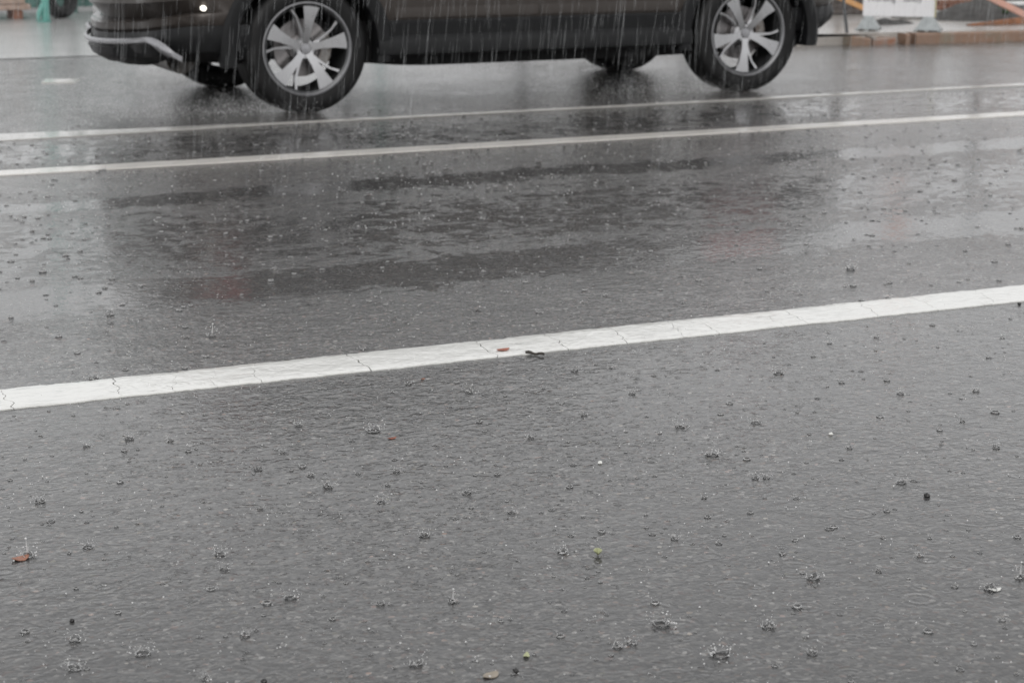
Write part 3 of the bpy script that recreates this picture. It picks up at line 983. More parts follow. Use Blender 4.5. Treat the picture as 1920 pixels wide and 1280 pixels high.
# ------------------------------------------------------------------ right background
# white notice board on two splayed metal feet
PZ = 0.088
a = at(1628, 56, PZ)
b = at(1740, 58, PZ)
sd = (b - a).normalized()
sn = Vector((-sd.y, sd.x, 0))
if sn.y < 0:
    sn = -sn
bc = (a + b) / 2
sign = empty("notice_board", (bc.x, bc.y, PZ), math.atan2(sd.y, sd.x))
tag(sign, "white notice board with grey lettering on two splayed metal feet", "sign")
half = (b - a).length / 2
sc_ = half / 56.0
pw = 67.0 * sc_
board = MB().box((-0.002, 0, 0.105 + 0.40), (2 * pw, 0.018, 0.80))
board.build("panel", M["sign_white"], sign, bevel=0.003)
MB().box((pw + 0.004, 0.002, 0.505), (0.012, 0.024, 0.802)).build("edge_strip", M["sign_edge"], sign)
for k, sx in enumerate((-half, half)):
    ft = MB()
    wb, wt = 0.085 + 0.012 * k, 0.030 + 0.006 * k
    ft.rings([[Vector((sx + u * wb, v * 0.13, 0.012)) for u, v in ((-1, -1), (1, -1), (1, 1), (-1, 1))], [Vector((sx + u * wt, v * 0.022, 0.108)) for u, v in ((-1, -1), (1, -1), (1, 1), (-1, 1))]])
    for u in (-1, -0.05, 1):
        for v in (-1, 1):
            ft.box((sx + u * wb * 0.93, v * 0.12, 0.008), (0.028, 0.03, 0.015))
    ft.build("foot", M["galv"], sign, smooth=None)


def text_mesh(txt, size):
    cu = bpy.data.curves.new("lettering", "FONT")
    cu.body = txt
    cu.size = size
    cu.extrude = 0.0008
    cu.align_x = "CENTER"
    to = bpy.data.objects.new("lettering", cu)
    COL.objects.link(to)
    dg = bpy.context.evaluated_depsgraph_get()
    me = bpy.data.meshes.new_from_object(to.evaluated_get(dg))
    bpy.data.objects.remove(to)
    me.materials.clear()
    me.materials.append(M["ink"])
    return me


link("lettering", text_mesh("Working", 0.062), sign, (-0.135 * half / 0.225, -0.0108, 0.222), (PI / 2, 0, 0))
link("lettering", text_mesh("Safety", 0.062), sign, (0.10 * half / 0.225, -0.0108, 0.222), (PI / 2, 0, 0))

# thin rod leaning by the kerb
r0 = at(1588, 62, 0.088)
r1 = at_y(1574, -60, r0.y + 0.22)
rod = MB().tube([r0, r0.lerp(r1, .5) + Vector((0.004, 0, 0)), r1], 0.013, 8).build("leaning_rod", M["darkmetal"])
tag(rod, "thin dark rod leaning upright at the kerb by the car's nose", "rod")
# pale orange board with dark timber below it, behind the sign's left edge
p0, p1 = at_y(1566, -8, 14.3), at_y(1640, 25, 14.3)
d_ = (p1 - p0).normalized()
ob = MB().box((p0 + p1) / 2, ((p1 - p0).length, 0.03, 0.045), Matrix.Rotation(-math.asin(d_.z), 3, "Y"))
o = ob.build("orange_board", M["orange_pale"], bevel=0.004)
tag(o, "pale orange board sloping down behind the white notice board", "board")
p = at(1604, 31, PZ)
tk = MB()
for i in range(3):
    tk.box((p.x - 0.02 + 0.03 * i, p.y + 0.3, PZ + 0.03 + 0.05 * i), (0.75 - 0.1 * i, 0.16, 0.048), Matrix.Rotation(0.05 * (i - 1), 3, "Z"))
o = tk.build("timber_bundle", M["darkwood"], bevel=0.004)
tag(o, "dark bundle of wet timber lying under the orange board", "timber")
# dark soil heap with slab, weeds, pink plank and rusty plate


def heap(name, cx, cy, lx, ly, h, mat, seed, zb=PZ):
    n, m = 26, 14
    vs, fs = [], []
    for i in range(m + 1):
        t = i / m
        for k in range(n):
            w = 2 * PI * k / n
            rr = t * (1 + 0.18 * mnoise(Vector((math.cos(w) * 1.3, math.sin(w) * 1.3, seed))))
            x, y = cx + lx * rr * math.cos(w), cy + ly * rr * math.sin(w)
            z = zb - 0.02 + (h + 0.02) * (1 - t ** 1.6) * (1 + 0.25 * mnoise(Vector((x * 2, y * 2, seed)))) + 0.03 * mnoise(Vector((x * 9, y * 9, seed))) * (1 - t)
            vs.append((x, y, z if t < 1 else zb - 0.03))
    for i in range(m):
        for k in range(n):
            fs.append((i * n + k, i * n + (k + 1) % n, (i + 1) * n + (k + 1) % n, (i + 1) * n + k))
    return link(name, mesh_from(name, vs, fs, mat, 60))


p = at(1862, 47, PZ)
o = heap("soil_heap", 10.98, 14.0, 0.72, 0.42, 0.15, M["soil"], 2.0)
tag(o, "low heap of dark wet soil behind the kerb under the pink plank", "soil heap")
p = at(1690, 50, PZ)
o = heap("dirt_patch", p.x + 0.1, p.y + 0.35, 0.30, 0.22, 0.045, M["soil"], 5.0)
tag(o, "flat dark patch of loose dirt behind the notice board's feet", "dirt pile")
p = at(1785, 36, PZ)
slab_c = Vector((10.55, 14.25, PZ + 0.025))
o = MB().box(slab_c, (0.60, 0.30, 0.05), Matrix.Rotation(-0.15, 3, "Z")).build("concrete_slab", M["slab"], bevel=0.008)
tag(o, "flat grey concrete slab lying on the pavement right of the notice board", "slab")
p = at(1778, 24, PZ)
br = MB()
for r in range(3):
    for q in range(4 - (r % 2)):
        br.box((10.55 + 0.215 * q + 0.1 * (r % 2), 14.62, PZ + 0.022 + 0.040 * r), (0.205, 0.10, 0.037))
o = br.build("brick_stack", M["brick"], bevel=0.003)
tag(o, "small dark brown stack of bricks behind the grey slab", "bricks")
p = at(1870, 30, 0.25)
wd = MB()
rw = random.Random(5)
wx0 = at_y(1882, 27, 13.72)
wz0 = 0.22
for k in range(26):
    a_ = rw.uniform(0, 2 * PI)
    ln_ = rw.uniform(0.05, 0.13)
    ln_ *= 0.7
    tip = Vector((math.cos(a_) * ln_ * .7, math.sin(a_) * ln_ * .7, ln_ * rw.uniform(.5, 1.1)))
    sd_ = Vector((-math.sin(a_), math.cos(a_), 0)) * 0.012
    base = Vector((wx0.x, wx0.y, wx0.z - 0.02))
    wd.add([base, base + tip * .5 + sd_, base + tip, base + tip * .5 - sd_, base + tip * .5 + Vector((0, 0, .006))], [(0, 1, 4), (1, 2, 4), (2, 3, 4), (3, 0, 4)])
o = wd.build("weed", M["leaf_green"], smooth=None)
tag(o, "small green weed growing on the dark soil heap", "weed")
p0, p1 = at_y(1836, -14, 13.5), at_y(1990, 62, 13.5)
d_ = (p1 - p0).normalized()
o = MB().box((p0 + p1) / 2, ((p1 - p0).length, 0.028, 0.052), Matrix.Rotation(-math.asin(d_.z), 3, "Y")).build("pink_plank", M["pink"], bevel=0.003)
tag(o, "faded pink plank sloping down to the right above the soil heap", "plank")
p0, p1, p2 = at_y(1812, 53, 13.25), at_y(1990, 52, 13.25), at_y(1990, 30, 13.25)
pl = MB()
zb = PZ + 0.002
for yy in (13.22, 13.28):
    pass
tri = [Vector((p0.x, 13.22, zb)), Vector((p1.x, 13.22, zb)), Vector((p1.x, 13.22, zb + 0.085)), Vector((p0.x + 0.02, 13.22, zb + 0.012))]
pl.rings([tri, [q + Vector((0, 0.05, 0)) for q in tri]])
o = pl.build("rusty_plate", M["rust"], smooth=None, bevel=0.003)
tag(o, "wedge shaped rusty steel plate lying on the pavement behind the kerb", "steel plate")
# dark guard rail fence with two rails, far side of the pavement
FY = 15.0
fx0 = at_y(1700, 5, FY).x
fence = empty("guard_rail_fence", (fx0, FY, PZ))
tag(fence, "dark metal guard rail fence at the back of the pavement", "fence")
pxs = [at_y(1839, 5, FY).x - fx0 + 1.55 * i for i in range(-4, 6)]
for xx in pxs:
    MB().box((xx, 0, 0.80), (0.055, 0.055, 1.60)).build("post", M["darkmetal"], fence, bevel=0.004)
for zz in (0.015, 0.085, 0.86, 1.52):
    MB().box(((pxs[0] + pxs[-1]) / 2, -0.045, zz), (pxs[-1] - pxs[0] + 0.1, 0.03, 0.032 if zz < 0.5 else 0.07)).build("rail", M["darkmetal"], fence, bevel=0.004)


def mirror(px, py, Y):
    """x and height, in the plane Y, of what the wet road shows mirrored at that pixel"""
    g = at(px, py)
    d = (g - Vector((0, 0, H))).normalized()
    k = (Y - g.y) / d.y
    return g.x + d.x * k, -d.z * k


# orange warning flags hung on the rails
for i, (px_, zz, sx_) in enumerate(((1678, 287, 0.34), (1682, 432, 0.20))):
    qx, qz = mirror(px_, zz, FY - 0.09)
    cl = MB()
    grid = []
    for r in range(7):
        grid.append([Vector((qx - sx_ / 2 + sx_ * c / 8, FY - 0.085 + 0.012 * math.sin(c * 1.3 + r * .5), qz + 0.14 - 0.28 * r / 6)) for c in range(9)])
    cl.patch(grid, Vector((0, 0.006, 0)))
    o = cl.build("orange_cloth", M["orange"], smooth=60)
    tag(o, ["wide orange warning cloth hung on the middle fence rail above the sign", "narrow orange warning cloth hung on the fence's top rail"][i], "cloth")
for i, px_ in enumerate((1822, 1853)):
    q = at_y(px_, 9, 15.5)
    o = MB().rings([[Vector((q.x + u * s, 15.5 + v * 0.12, z)) for u, v in ((-1, -1), (1, -1), (1, 1), (-1, 1))] for z, s in ((PZ, .14 - .04 * i), (PZ + 0.03, .13 - .04 * i), (max(q.z, PZ + .04), .12 - .04 * i))]).build("white_block", M["white_block"], smooth=None, bevel=0.006)
    tag(o, ["wide white plastic block standing behind the dark fence post", "narrow white plastic block just right of the dark fence post"][i], "block", "white blocks behind the fence")
# ------------------------------------------------------------------ left background: a scaffold site with teal tubes
SY = 18.35
q = at(86, 42)
sc = empty("teal_scaffold", (q.x, q.y, 0))
tag(sc, "teal painted scaffold frame with dark netting at the site's edge", "scaffold")
MB().tube([(0, 0, 0.0), (0, 0, 2.4)], 0.037, 14).build("post", M["teal"], sc)
# base jack: flat foot and a brace leaning on the post
MB().rings([[Vector((0.055 * u - .02, 0.06 * v, z)) for u, v in ((-1, -1), (1, -1), (1, 1), (-1, 1))] for z in (0.003, 0.016)]).build("base_plate", M["teal"], sc, smooth=None)
MB().tube([(-0.070, -0.02, 0.02), (-0.062, -0.02, 0.08), (-0.03, -0.01, 0.15), (0.0, 0, 0.18)], [0.016, 0.022, 0.020, 0.014], 10).build("brace", M["teal"], sc)
q2 = at_y(137, 20, q.y + 1.2)
MB().tube([(q2.x - q.x, 1.2, 0), (q2.x - q.x, 1.2, 2.4)], 0.045, 14).build("post", M["tealnet"], sc)
MB().tube([(-1.4, 0, 1.95), (3.2, 0, 1.95)], 0.05, 12).build("beam", M["teal"], sc)
MB().tube([(-1.4, 0, 0.0), (-1.4, 0, 2.4)], 0.037, 14).build("post", M["teal"], sc)
MB().tube([(3.2, 0, 0.0), (3.2, 0, 2.4)], 0.037, 14).build("post", M["teal"], sc)
grid = []
for r in range(10):
    grid.append([Vector((-0.22 + 1.4 * c / 40, 1.55 + 0.03 * math.sin(c * .9) + 0.02 * math.sin(c * 2.3 + r), 0.04 + 0.42 * r / 9)) for c in range(41)])
MB().patch(grid, Vector((0, 0.008, 0))).build("netting", M["tealnet"], sc, smooth=60)
# stack of weathered timber
p = at(24, 38)
st = empty("timber_stack", (p.x - 0.1, p.y + 0.2, 0))
tag(st, "stack of pale weathered planks on dark bearers beside the scaffold", "timber")
for i, (zz, m_) in enumerate(((0.11, "timber"), (0.165, "timber"))):
    MB().box((-0.05 - 0.05 * i, 0, zz), (0.66, 0.30, 0.05)).build("plank", M[m_], st, bevel=0.004)
for xx in (-0.3, 0.16):
    MB().box((xx, 0, 0.042), (0.09, 0.30, 0.078)).build("bearer", M["brick"], st, bevel=0.004)
# dark site hoarding behind everything on the left
p = at(30, 10)
hb = MB()
for i in range(7):
    hb.box((at_y(-160, 0, 21.4).x + 0.62 * i, 21.4, 0.17), (0.61, 0.03, 0.34))
o = hb.build("site_hoarding", simple("grey_hoarding", (0.11, 0.115, 0.115), 0.7, var=0.25, scale=3), bevel=0.004)
tag(o, "low dark grey site hoarding behind the timber stack", "hoarding")
# a tyre standing on edge
p = at(127, 38)
o = MB().lathe([(0.11, -0.05), (0.16, -0.065), (0.19, -0.05), (0.20, 0), (0.19, 0.05), (0.16, 0.065), (0.11, 0.05)], 40).build("loose_tyre", M["tyre"], loc=(p.x, p.y + 0.3, 0.196), rot=(rad(-7), 0, rad(35)))
tag(o, "small dark tyre standing on edge between the teal posts", "tyre")

# ------------------------------------------------------------------ small things lying on the road


def leaf(name, px, py, ln_, wd_, mat, label, rz, curl=0.25, cat="leaf", up=0.0):
    c = at(px, py, 0.004)
    n, m = 10, 5
    grid = []
    for i in range(n + 1):
        t = i / n
        hw = wd_ / 2 * (math.sin(PI * min(1, t * 0.96 + .02)) ** 0.7)
        row = []
        for j in range(m):
            s = j / (m - 1) * 2 - 1
            row.append(Vector(((t - .5) * ln_, s * hw, 0.002 + up * abs(s) * hw + curl * (t - .5) ** 2 * ln_ + 0.001 * mnoise(Vector((t * 6, s * 3, px))))))
        grid.append(row)
    o = MB().patch(grid, Vector((0, 0, 0.0008))).build(name, mat, smooth=60, loc=(c.x, c.y, 0.0042 if edge0 < c.y < edge1 else -0.0012), rot=(0, 0, rz))
    return tag(o, label, cat)


leaf("fallen_leaf", 943, 657, 0.038, 0.026, M["red_leaf"], "red brown leaf lying flat on the white edge line", 0.1)
leaf("fallen_leaf", 38, 1044, 0.034, 0.026, M["orange_leaf"], "orange brown leaf beside a tall splash near the road's left", 0.3, 0.5)
leaf("fallen_leaf", 1121, 1037, 0.026, 0.016, M["yellow_leaf"], "small yellow green leaf standing curled on bare asphalt", 1.2, 1.2, up=1.1)
leaf("fallen_leaf", 920, 1262, 0.030, 0.022, M["pale_leaf"], "pale tan leaf lying flat on the nearest asphalt", 0.4)
leaf("fallen_leaf", 987, 1226, 0.018, 0.010, M["yellow_leaf"], "tiny yellowish leaf fragment above the pale tan leaf", 1.0, 0.8)
leaf("fallen_leaf", 1866, 1102, 0.024, 0.014, M["pebble_white"], "small white petal lying flat beside a splash", -0.1, 0.3, "petal")
leaf("fallen_leaf", 793, 708, 0.012, 0.008, M["orange_leaf"], "tiny orange leaf scrap just below the white edge line", 0.2)
leaf("fallen_leaf", 735, 819, 0.022, 0.009, M["red_leaf"], "narrow dark red leaf scrap beside a cluster of droplets", 0.1)
tw = MB()
c0, c1 = at(986, 660, 0.006), at(1020, 664, 0.006)
pth, rr = [], []
for i in range(9):
    t = i / 8
    pth.append(c0.lerp(c1, t) + Vector((0, 0.004 * mnoise(Vector((t * 5, 1, 1))), 0.002 * math.sin(t * 9))))
    rr.append(0.0036 + 0.0018 * mnoise(Vector((t * 6, 4, 4))))
o = tw.tube(pth, rr, 8).build("twig", M["twig"], smooth=60)
tag(o, "short dark bark twig lying along the white line's near edge", "twig")


def pebble(px, py, r, mat, label, seed):
    c = at(px, py, 0)
    bm = bmesh.new()
    bmesh.ops.create_icosphere(bm, subdivisions=3, radius=1)
    for v in bm.verts:
        v.co *= r * (1 + 0.35 * mnoise(v.co * 1.4 + Vector((seed, 0, 0))))
        v.co.z *= 0.75
    me = bpy.data.meshes.new("pebble")
    bm.to_mesh(me)
    bm.free()
    me.materials.append(mat)
    me.polygons.foreach_set("use_smooth", [True] * len(me.polygons))
    o = link("pebble", me, None, (c.x, c.y, r * 0.55))
    return tag(o, label, "pebble")


pebble(1738, 931, 0.0062, M["pebble_dark"], "largest black pebble standing alone on the road's right side", 1)
pebble(1911, 571, 0.0055, M["pebble_dark"], "small black pebble just below the edge line's right end", 2)
pebble(967, 1259, 0.005, M["pebble_dark"], "dark pebble beside the pale tan leaf", 3)
pebble(135, 1165, 0.0042, M["pebble_dark"], "small dark pebble above a splash at the lower left", 4)
pebble(1125, 869, 0.0048, M["pebble_white"], "tiny bright white pebble in the middle of the near lane", 5)
pebble(495, 1279, 0.005, M["pebble_dark"], "dark pebble at the bottom border left of the middle", 6)
pebble(1558, 815, 0.0045, M["pebble_white"], "tiny white chip of stone right of centre", 7)

# ------------------------------------------------------------------ raindrop splashes


def ico(r, c, sub=1):
    bm = bmesh.new()
    bmesh.ops.create_icosphere(bm, subdivisions=sub, radius=r)
    v = [x.co + Vector(c) for x in bm.verts]
    f = [[q.index for q in p.verts] for p in bm.faces]
    bm.free()
    return v, f


def crown_mesh(kind, seed):
    """kinds: ring (low cup), crown (spiky cup), burst (broken jets), column (tall jet), dimple (bare low rim)"""
    r_ = random.Random(seed)
    mb = MB()
    dr = MB()
    n = 40
    R0 = {"ring": 0.0095, "crown": 0.0105, "burst": 0.011, "column": 0.009, "dimple": 0.008}[kind] * r_.uniform(0.85, 1.15)
    hh = {"ring": 0.0062, "crown": 0.0072, "burst": 0.0042, "column": 0.005, "dimple": 0.0026}[kind] * r_.uniform(0.85, 1.2)
    flare = {"ring": 0.95, "crown": 1.15, "burst": 1.2, "column": 1.1, "dimple": 1.0}[kind]
    sp = {"ring": 0.08, "crown": 0.5, "burst": 0.8, "column": 0.4, "dimple": 0.1}[kind]
    ph = r_.uniform(0, 9)
    nl = r_.randint(4, 9)
    lean = (r_.uniform(-.12, .12), r_.uniform(-.12, .12))
    loops = [[], [], [], [], [], [], []]
    tips = []
    for k in range(n):
        w = 2 * PI * k / n
        ca_, sa_ = math.cos(w), math.sin(w)
        s = max(0, math.sin(w * nl / 2 + ph)) ** 2 * (0.6 + 0.8 * mnoise(Vector((math.cos(w) * 2, math.sin(w) * 2, seed))))
        hk = hh * (1 + sp * 1.3 * s + 0.15 * mnoise(Vector((math.cos(w) * 1.2, math.sin(w) * 1.2, seed + 4.0))))
        if kind in ("crown", "burst", "column"):
            hk *= max(0.22, min(1.25, 0.75 + 1.3 * mnoise(Vector((ca_ * 1.1, sa_ * 1.1, seed * 1.7 + 2.0)))))
        th = 0.0010
        ca, sa = math.cos(w), math.sin(w)
        for i, (rr, zz) in enumerate(((R0 * 1.18, -0.0005), (R0 * 1.0, 0.0016), (R0 * (0.95 + .5 * (flare - .95)), hk * 0.55), (R0 * flare, hk), (R0 * flare - th * 1.2, hk * 0.98), (R0 * (0.95 + .5 * (flare - .95)) - th, hk * 0.5), (R0 * 0.78, -0.0004))):
            loops[i].append(Vector((ca * rr + lean[0] * zz, sa * rr + lean[1] * zz, zz)))
        if s > 0.75:
            tips.append(Vector((ca * R0 * flare, sa * R0 * flare, hk)))
    mb.rings(loops, cap=False)
    foam_from, foam_to = 3 * n, 4 * n
    if kind in ("crown", "burst", "column"):
        for t in tips[:: (1 if kind == "burst" else 2)]:
            L = r_.uniform(0.002, 0.007) * (1.5 if kind == "burst" else 1)
            out = Vector((t.x, t.y, 0)).normalized()
            e = t + out * L * r_.uniform(.2, .7) + Vector((0, 0, L))
            mb.tube([t - Vector((0, 0, 0.001)), t.lerp(e, .5), e], [0.0010, 0.0007, 0.0004], 6)
            for q in range(r_.randint(0, 2)):
                c = e + out * r_.uniform(0.001, 0.008) + Vector((0, 0, r_.uniform(0, 0.007)))
                dr.add(*ico(r_.uniform(0.0006, 0.0014), c))
    if kind == "column":
        c0 = Vector((r_.uniform(-.002, .002), r_.uniform(-.002, .002), -0.001))
        Hc = r_.uniform(0.022, 0.036)
        mb.tube([c0, c0 + Vector((0, 0, Hc * .3)), c0 + Vector((0.001, 0, Hc * .7)), c0 + Vector((0.0015, 0, Hc))], [0.0042, 0.0024, 0.0014, 0.0009], 10)
        dr.add(*ico(0.0021, c0 + Vector((0.002, 0, Hc + 0.004)), 2))
    nd_ = {"ring": 5, "crown": 22, "burst": 46, "column": 18, "dimple": 2}[kind]
    for q in range(nd_):
        w = r_.uniform(0, 2 * PI)
        rr = R0 * r_.uniform(0.6, 2.4)
        zz = abs(r_.gauss(0.010, 0.009)) + 0.001
        dr.add(*ico(r_.choice((0.0005, 0.0006, 0.0008, 0.0010, 0.0015)), (math.cos(w) * rr, math.sin(w) * rr, zz)))
    me = mesh_from("splash_" + kind, mb.v, mb.f, [M["water"], M["foam"]], 70)
    for i, p in enumerate(me.polygons):
        if i >= 6 * n or (foam_from <= i < foam_to) or (2 * n <= i < 3 * n and kind != "dimple" and mnoise(Vector((i * .21, seed, 1))) > -0.3):
            p.material_index = 1
    md_ = mesh_from("droplets_" + kind, dr.v, dr.f, M["spark"], 70) if dr.v else None
    return me, md_


VAR = {k: [crown_mesh(k, 11 * i + j) for i in range(n)] for j, (k, n) in enumerate((("ring", 5), ("crown", 6), ("burst", 5), ("column", 3), ("dimple", 4)))}
WORD = {"ring": "low ring shaped", "crown": "spiky crown shaped", "burst": "scattered bursting", "column": "tall jet topped", "dimple": "faint shallow rimmed"}
KNOWN = """r 567 872 1.05 f|r 899 788 1.0|c 995 817 1.0|r 1068 910 1.05|r 1128 994 1.0|r 1327 966 .95|r 1407 958 .9|r 1866 770 1.25 f|r 1578 714 1.1|r 1525 665 .9|C 1525 1082 1.5 f|r 1495 1136 1.1|r 501 1128 1.1|
r 1400 858 1|r 1663 710 1|r 1854 667 1|r 1650 778 1|r 1762 803 1|c 1868 836 1|r 1748 606 1|r 1010 583 1|r 680 651 1.3|r 347 687 1.2|r 235 690 1|r 347 610 1|d 350 630 1|k 397 627 1.2 f|c 176 708 1.4|c 1437 892 1|
c 766 717 1.1|r 857 714 1|c 879 732 1.3|d 697 722 1|c 615 910 1.3|c 582 888 1|c 75 938 1.3|d 95 974 1.2|b 165 1022 1|k 54 1040 1.5 f|b 413 1036 1.2|c 243 820 1.2|r 233 842 .9|r 353 843 .9|r 225 901 .9|
c 797 1002 1.2|c 875 922 1|c 1054 1032 1.2|b 1240 1168 1.6 f|c 1440 1172 1.3|b 1350 1226 1.4|k 848 1125 1.1|c 780 1243 1.2|b 544 1118 1.1|r 1051 1190 1|b 1275 797 1.3|b 1335 850 1.4 f|b 1417 789 1.1|c 1416 893 1|
r 1467 1035 .9|d 1533 743 1|r 1368 753 1|d 1345 690 1|b 1460 697 1.3|d 1614 692 1|c 1688 735 1|c 1830 730 1|d 1880 630 1|d 1790 1096 1.1|c 1857 1102 1.2|k 1912 1080 1.2|r 1740 1182 1|r 1228 1128 .9|c 1265 1007 1|
d 1223 998 1|d 1070 1001 1|d 1348 1015 1|r 1563 985 .9|b 1690 902 1.1|d 1713 898 1|d 1075 868 1|c 1077 692 1|d 740 858 1|b 560 795 1|d 660 823 1|d 845 760 1|r 47 1182 1|c 140 1198 1.2|c 460 1188 1|b 268 1222 1.3|
b 140 1250 1|c 1185 1203 1|c 1158 1210 1|c 1523 1222 1|d 1800 1252 1|d 1555 988 1.2|b 700 805 1.6|b 1185 735 .9|c 1095 775 .9|r 20 487 1.1|r 80 507 1.3|r 60 523 .9|r 110 628 1|r 185 545 1|r 210 520 1|c 1595 502 1.4|
r 1310 523 1.1|r 1600 533 1.1|r 1668 527 1|r 1873 522 1.1|r 1865 487 1|r 985 526 1|r 1615 560 1.1|c 1665 556 1|d 1500 549 1|r 1480 415 1|r 1635 438 1|r 1590 580 1|r 1645 560 1|r 1790 335 1.2|r 1725 355 1|
r 1540 322 .9|r 1740 340 .9|r 1620 330 .9|r 1750 305 .9|r 90 365 1.2|r 60 430 1|r 1890 455 1|c 800 410 1.2|c 640 355 1.2|c 905 408 1.1|b 745 320 1.2|b 1010 300 1.1|c 1085 345 1|c 480 270 1.2|c 345 300 1.2|c 690 365 1.2"""
KC = {"r": "ring", "c": "crown", "C": "crown", "b": "burst", "k": "column", "d": "dimple"}
UNIQ = {(567, 872): "bright rimmed ring splash below the line, left of the middle", (1866, 770): "dark walled cup splash alone at the near lane's right side", (1525, 1082): "largest crown splash with wide dark base at the lower right",
        (397, 627): "tall jet splash just above the white edge line's left part", (54, 1040): "tall jet splash touching the orange brown leaf", (1240, 1168): "largest burst of flying droplets near the bottom",
        (1335, 850): "brightest droplet burst right of the tiny white pebble"}
used_pts = []


def add_splash(kind, X, Y, s, seed, label=None):
    r_ = random.Random(seed)
    me, md_ = r_.choice(VAR[kind])
    o = link("rain_splash", me, None, (X, Y, 0.0005), (0, 0, r_.uniform(0, 6.28)))
    q_ = (0.72 if Y < 4.9 else 0.9) * s
    o.scale = (q_, q_, q_ * r_.uniform(0.75, 1.0))
    zone = "near lane" if Y < 4.6 else ("strip between edge line and double line" if Y < 8.5 else "strip beyond the double line's near stripe")
    size = "large" if s > 1.22 else ("small" if s < 0.8 else "mid-sized")
    if label:
        tag(o, label, "splash", "distinct raindrop splashes")
    else:
        tag(o, f"{size} {WORD[kind]} raindrop splash on the {zone}", "splash", f"{size} {WORD[kind]} splashes on the {zone}")
    if md_ is not None and Y < 7.0:
        d = link("droplets", md_, o)
        d["kind"] = "stuff"
    used_pts.append((X, Y))


cnt = 0
for tok in KNOWN.replace("\n", "").split("|"):
    if not tok.strip():
        continue
    t = tok.split()
    px, py, s = float(t[1]), float(t[2]), float(t[3])
    g = at(px, py + 4)
    add_splash(KC[t[0]], g.x, g.y, s, cnt, UNIQ.get((int(px), int(py))))
    cnt += 1
rs = random.Random(21)
tries = 0
while cnt < 292 and tries < 20000:
    tries += 1
    px, py = rs.uniform(-20, 1940), rs.uniform(225, 1275)
    if py > 560 and rs.random() < 0.25:
        continue
    g = at(px, py)
    if 4.55 < g.y < 4.85 or 8.45 < g.y < 8.7:
        continue
    if min((abs(g.x - a_) + abs(g.y - b_)) for a_, b_ in used_pts) < 0.09:
        continue
    k = rs.choices(["ring", "dimple", "crown", "burst"], [4, 6, 3, 2])[0]
    add_splash(k, g.x, g.y, rs.uniform(0.5, 0.95), cnt)
    cnt += 1

# ------------------------------------------------------------------ rain in the air and fine droplets over the road: too many to count
rng = np.random.default_rng(4)


def np_mesh(name, base_v, base_f, centres, scales, mat, stretch=None):
    nb, k = len(base_v), len(centres)
    V = base_v[None, :, :] * scales[:, None, :]
    if stretch is not None:
        V = V + stretch[:, None, :] * base_v[None, :, 2:3] * scales[:, None, 2:3]
    V = (V + centres[:, None, :]).reshape(-1, 3).astype(np.float32)
    F = (base_f[None, :, :] + (np.arange(k) * nb)[:, None, None]).reshape(-1).astype(np.int32)
    fl = base_f.shape[1]
    nf = len(base_f) * k
    me = bpy.data.meshes.new(name)
    me.vertices.add(len(V))
    me.vertices.foreach_set("co", V.ravel())
    me.loops.add(len(F))
    me.loops.foreach_set("vertex_index", F)
    me.polygons.add(nf)
    me.polygons.foreach_set("loop_start", np.arange(nf, dtype=np.int32) * fl)
    me.polygons.foreach_set("use_smooth", np.ones(nf, dtype=bool))
    me.update(calc_edges=True)
    me.materials.append(mat)
    o = link(name, me)
    return o


# rain streaks: slender spindles of water
n = 6
sv = [(0, 0, 0.5)] + [(math.cos(2 * PI * k / n), math.sin(2 * PI * k / n), 0.15) for k in range(n)] + [(math.cos(2 * PI * k / n), math.sin(2 * PI * k / n), -0.35) for k in range(n)] + [(0, 0, -0.5)]
sf = [(0, 1 + k, 1 + (k + 1) % n) for k in range(n)]
for k in range(n):
    a_, b_, c_, d_ = 1 + k, 1 + (k + 1) % n, 1 + n + (k + 1) % n, 1 + n + k
    sf += [(a_, d_, c_), (a_, c_, b_)]
sf += [(1 + 2 * n, 1 + n + (k + 1) % n, 1 + n + k) for k in range(n)]
NR = 45000
cen = np.stack([rng.uniform(-3, 16, NR), rng.uniform(6.6, 17, NR), rng.uniform(0.02, 2.3, NR)], 1)
ln_ = rng.gamma(3, 0.045, NR).clip(0.04, 0.34)
rad_ = rng.uniform(0.0005, 0.0011, NR)
scl = np.stack([rad_, rad_, ln_], 1)
slant = np.stack([rng.normal(0.09, 0.03, NR), rng.normal(0.0, 0.03, NR), np.zeros(NR)], 1)
o = np_mesh("rain", np.array(sv, float), np.array(sf), cen, scl, M["rain"], slant)
tag(o, "slanting streaks of falling rain in front of the dark car", "rain", kind="stuff")

# countless small fresh impacts farther off
fs = []
for q in range(5):
    fs.append(crown_mesh("ring" if q % 2 else "dimple", 300 + q)[0])
bmf = bmesh.new()
rf = random.Random(17)
for q in range(2500):
    fy = 4.9 + 5.3 * rf.random() ** 0.85 if q < 1600 else rf.uniform(2.2, 4.55)
    fx = fy * math.tan(YAW + rf.uniform(-0.31, 0.31))
    k0 = len(bmf.verts)
    bmf.from_mesh(fs[q % 5])
    bmf.verts.ensure_lookup_table()
    sc_f = rf.uniform(0.4, 1.0) if q < 1600 else rf.uniform(0.18, 0.5)
    T_ = Matrix.Translation((fx, fy, 0.0005)) @ Matrix.Rotation(rf.uniform(0, 6.28), 4, "Z") @ Matrix.Diagonal((sc_f, sc_f, sc_f * rf.uniform(0.5, 1.0), 1))
    for v in bmf.verts[k0:]:
        v.co = T_ @ v.co
fme = bpy.data.meshes.new("fine_splashes")
bmf.to_mesh(fme)
bmf.free()
fme.materials.append(M["water"])
fme.materials.append(M["foam"])
o = link("fine_splashes", fme)
tag(o, "countless faint small splashes peppering the wet road", "splashes", kind="stuff")

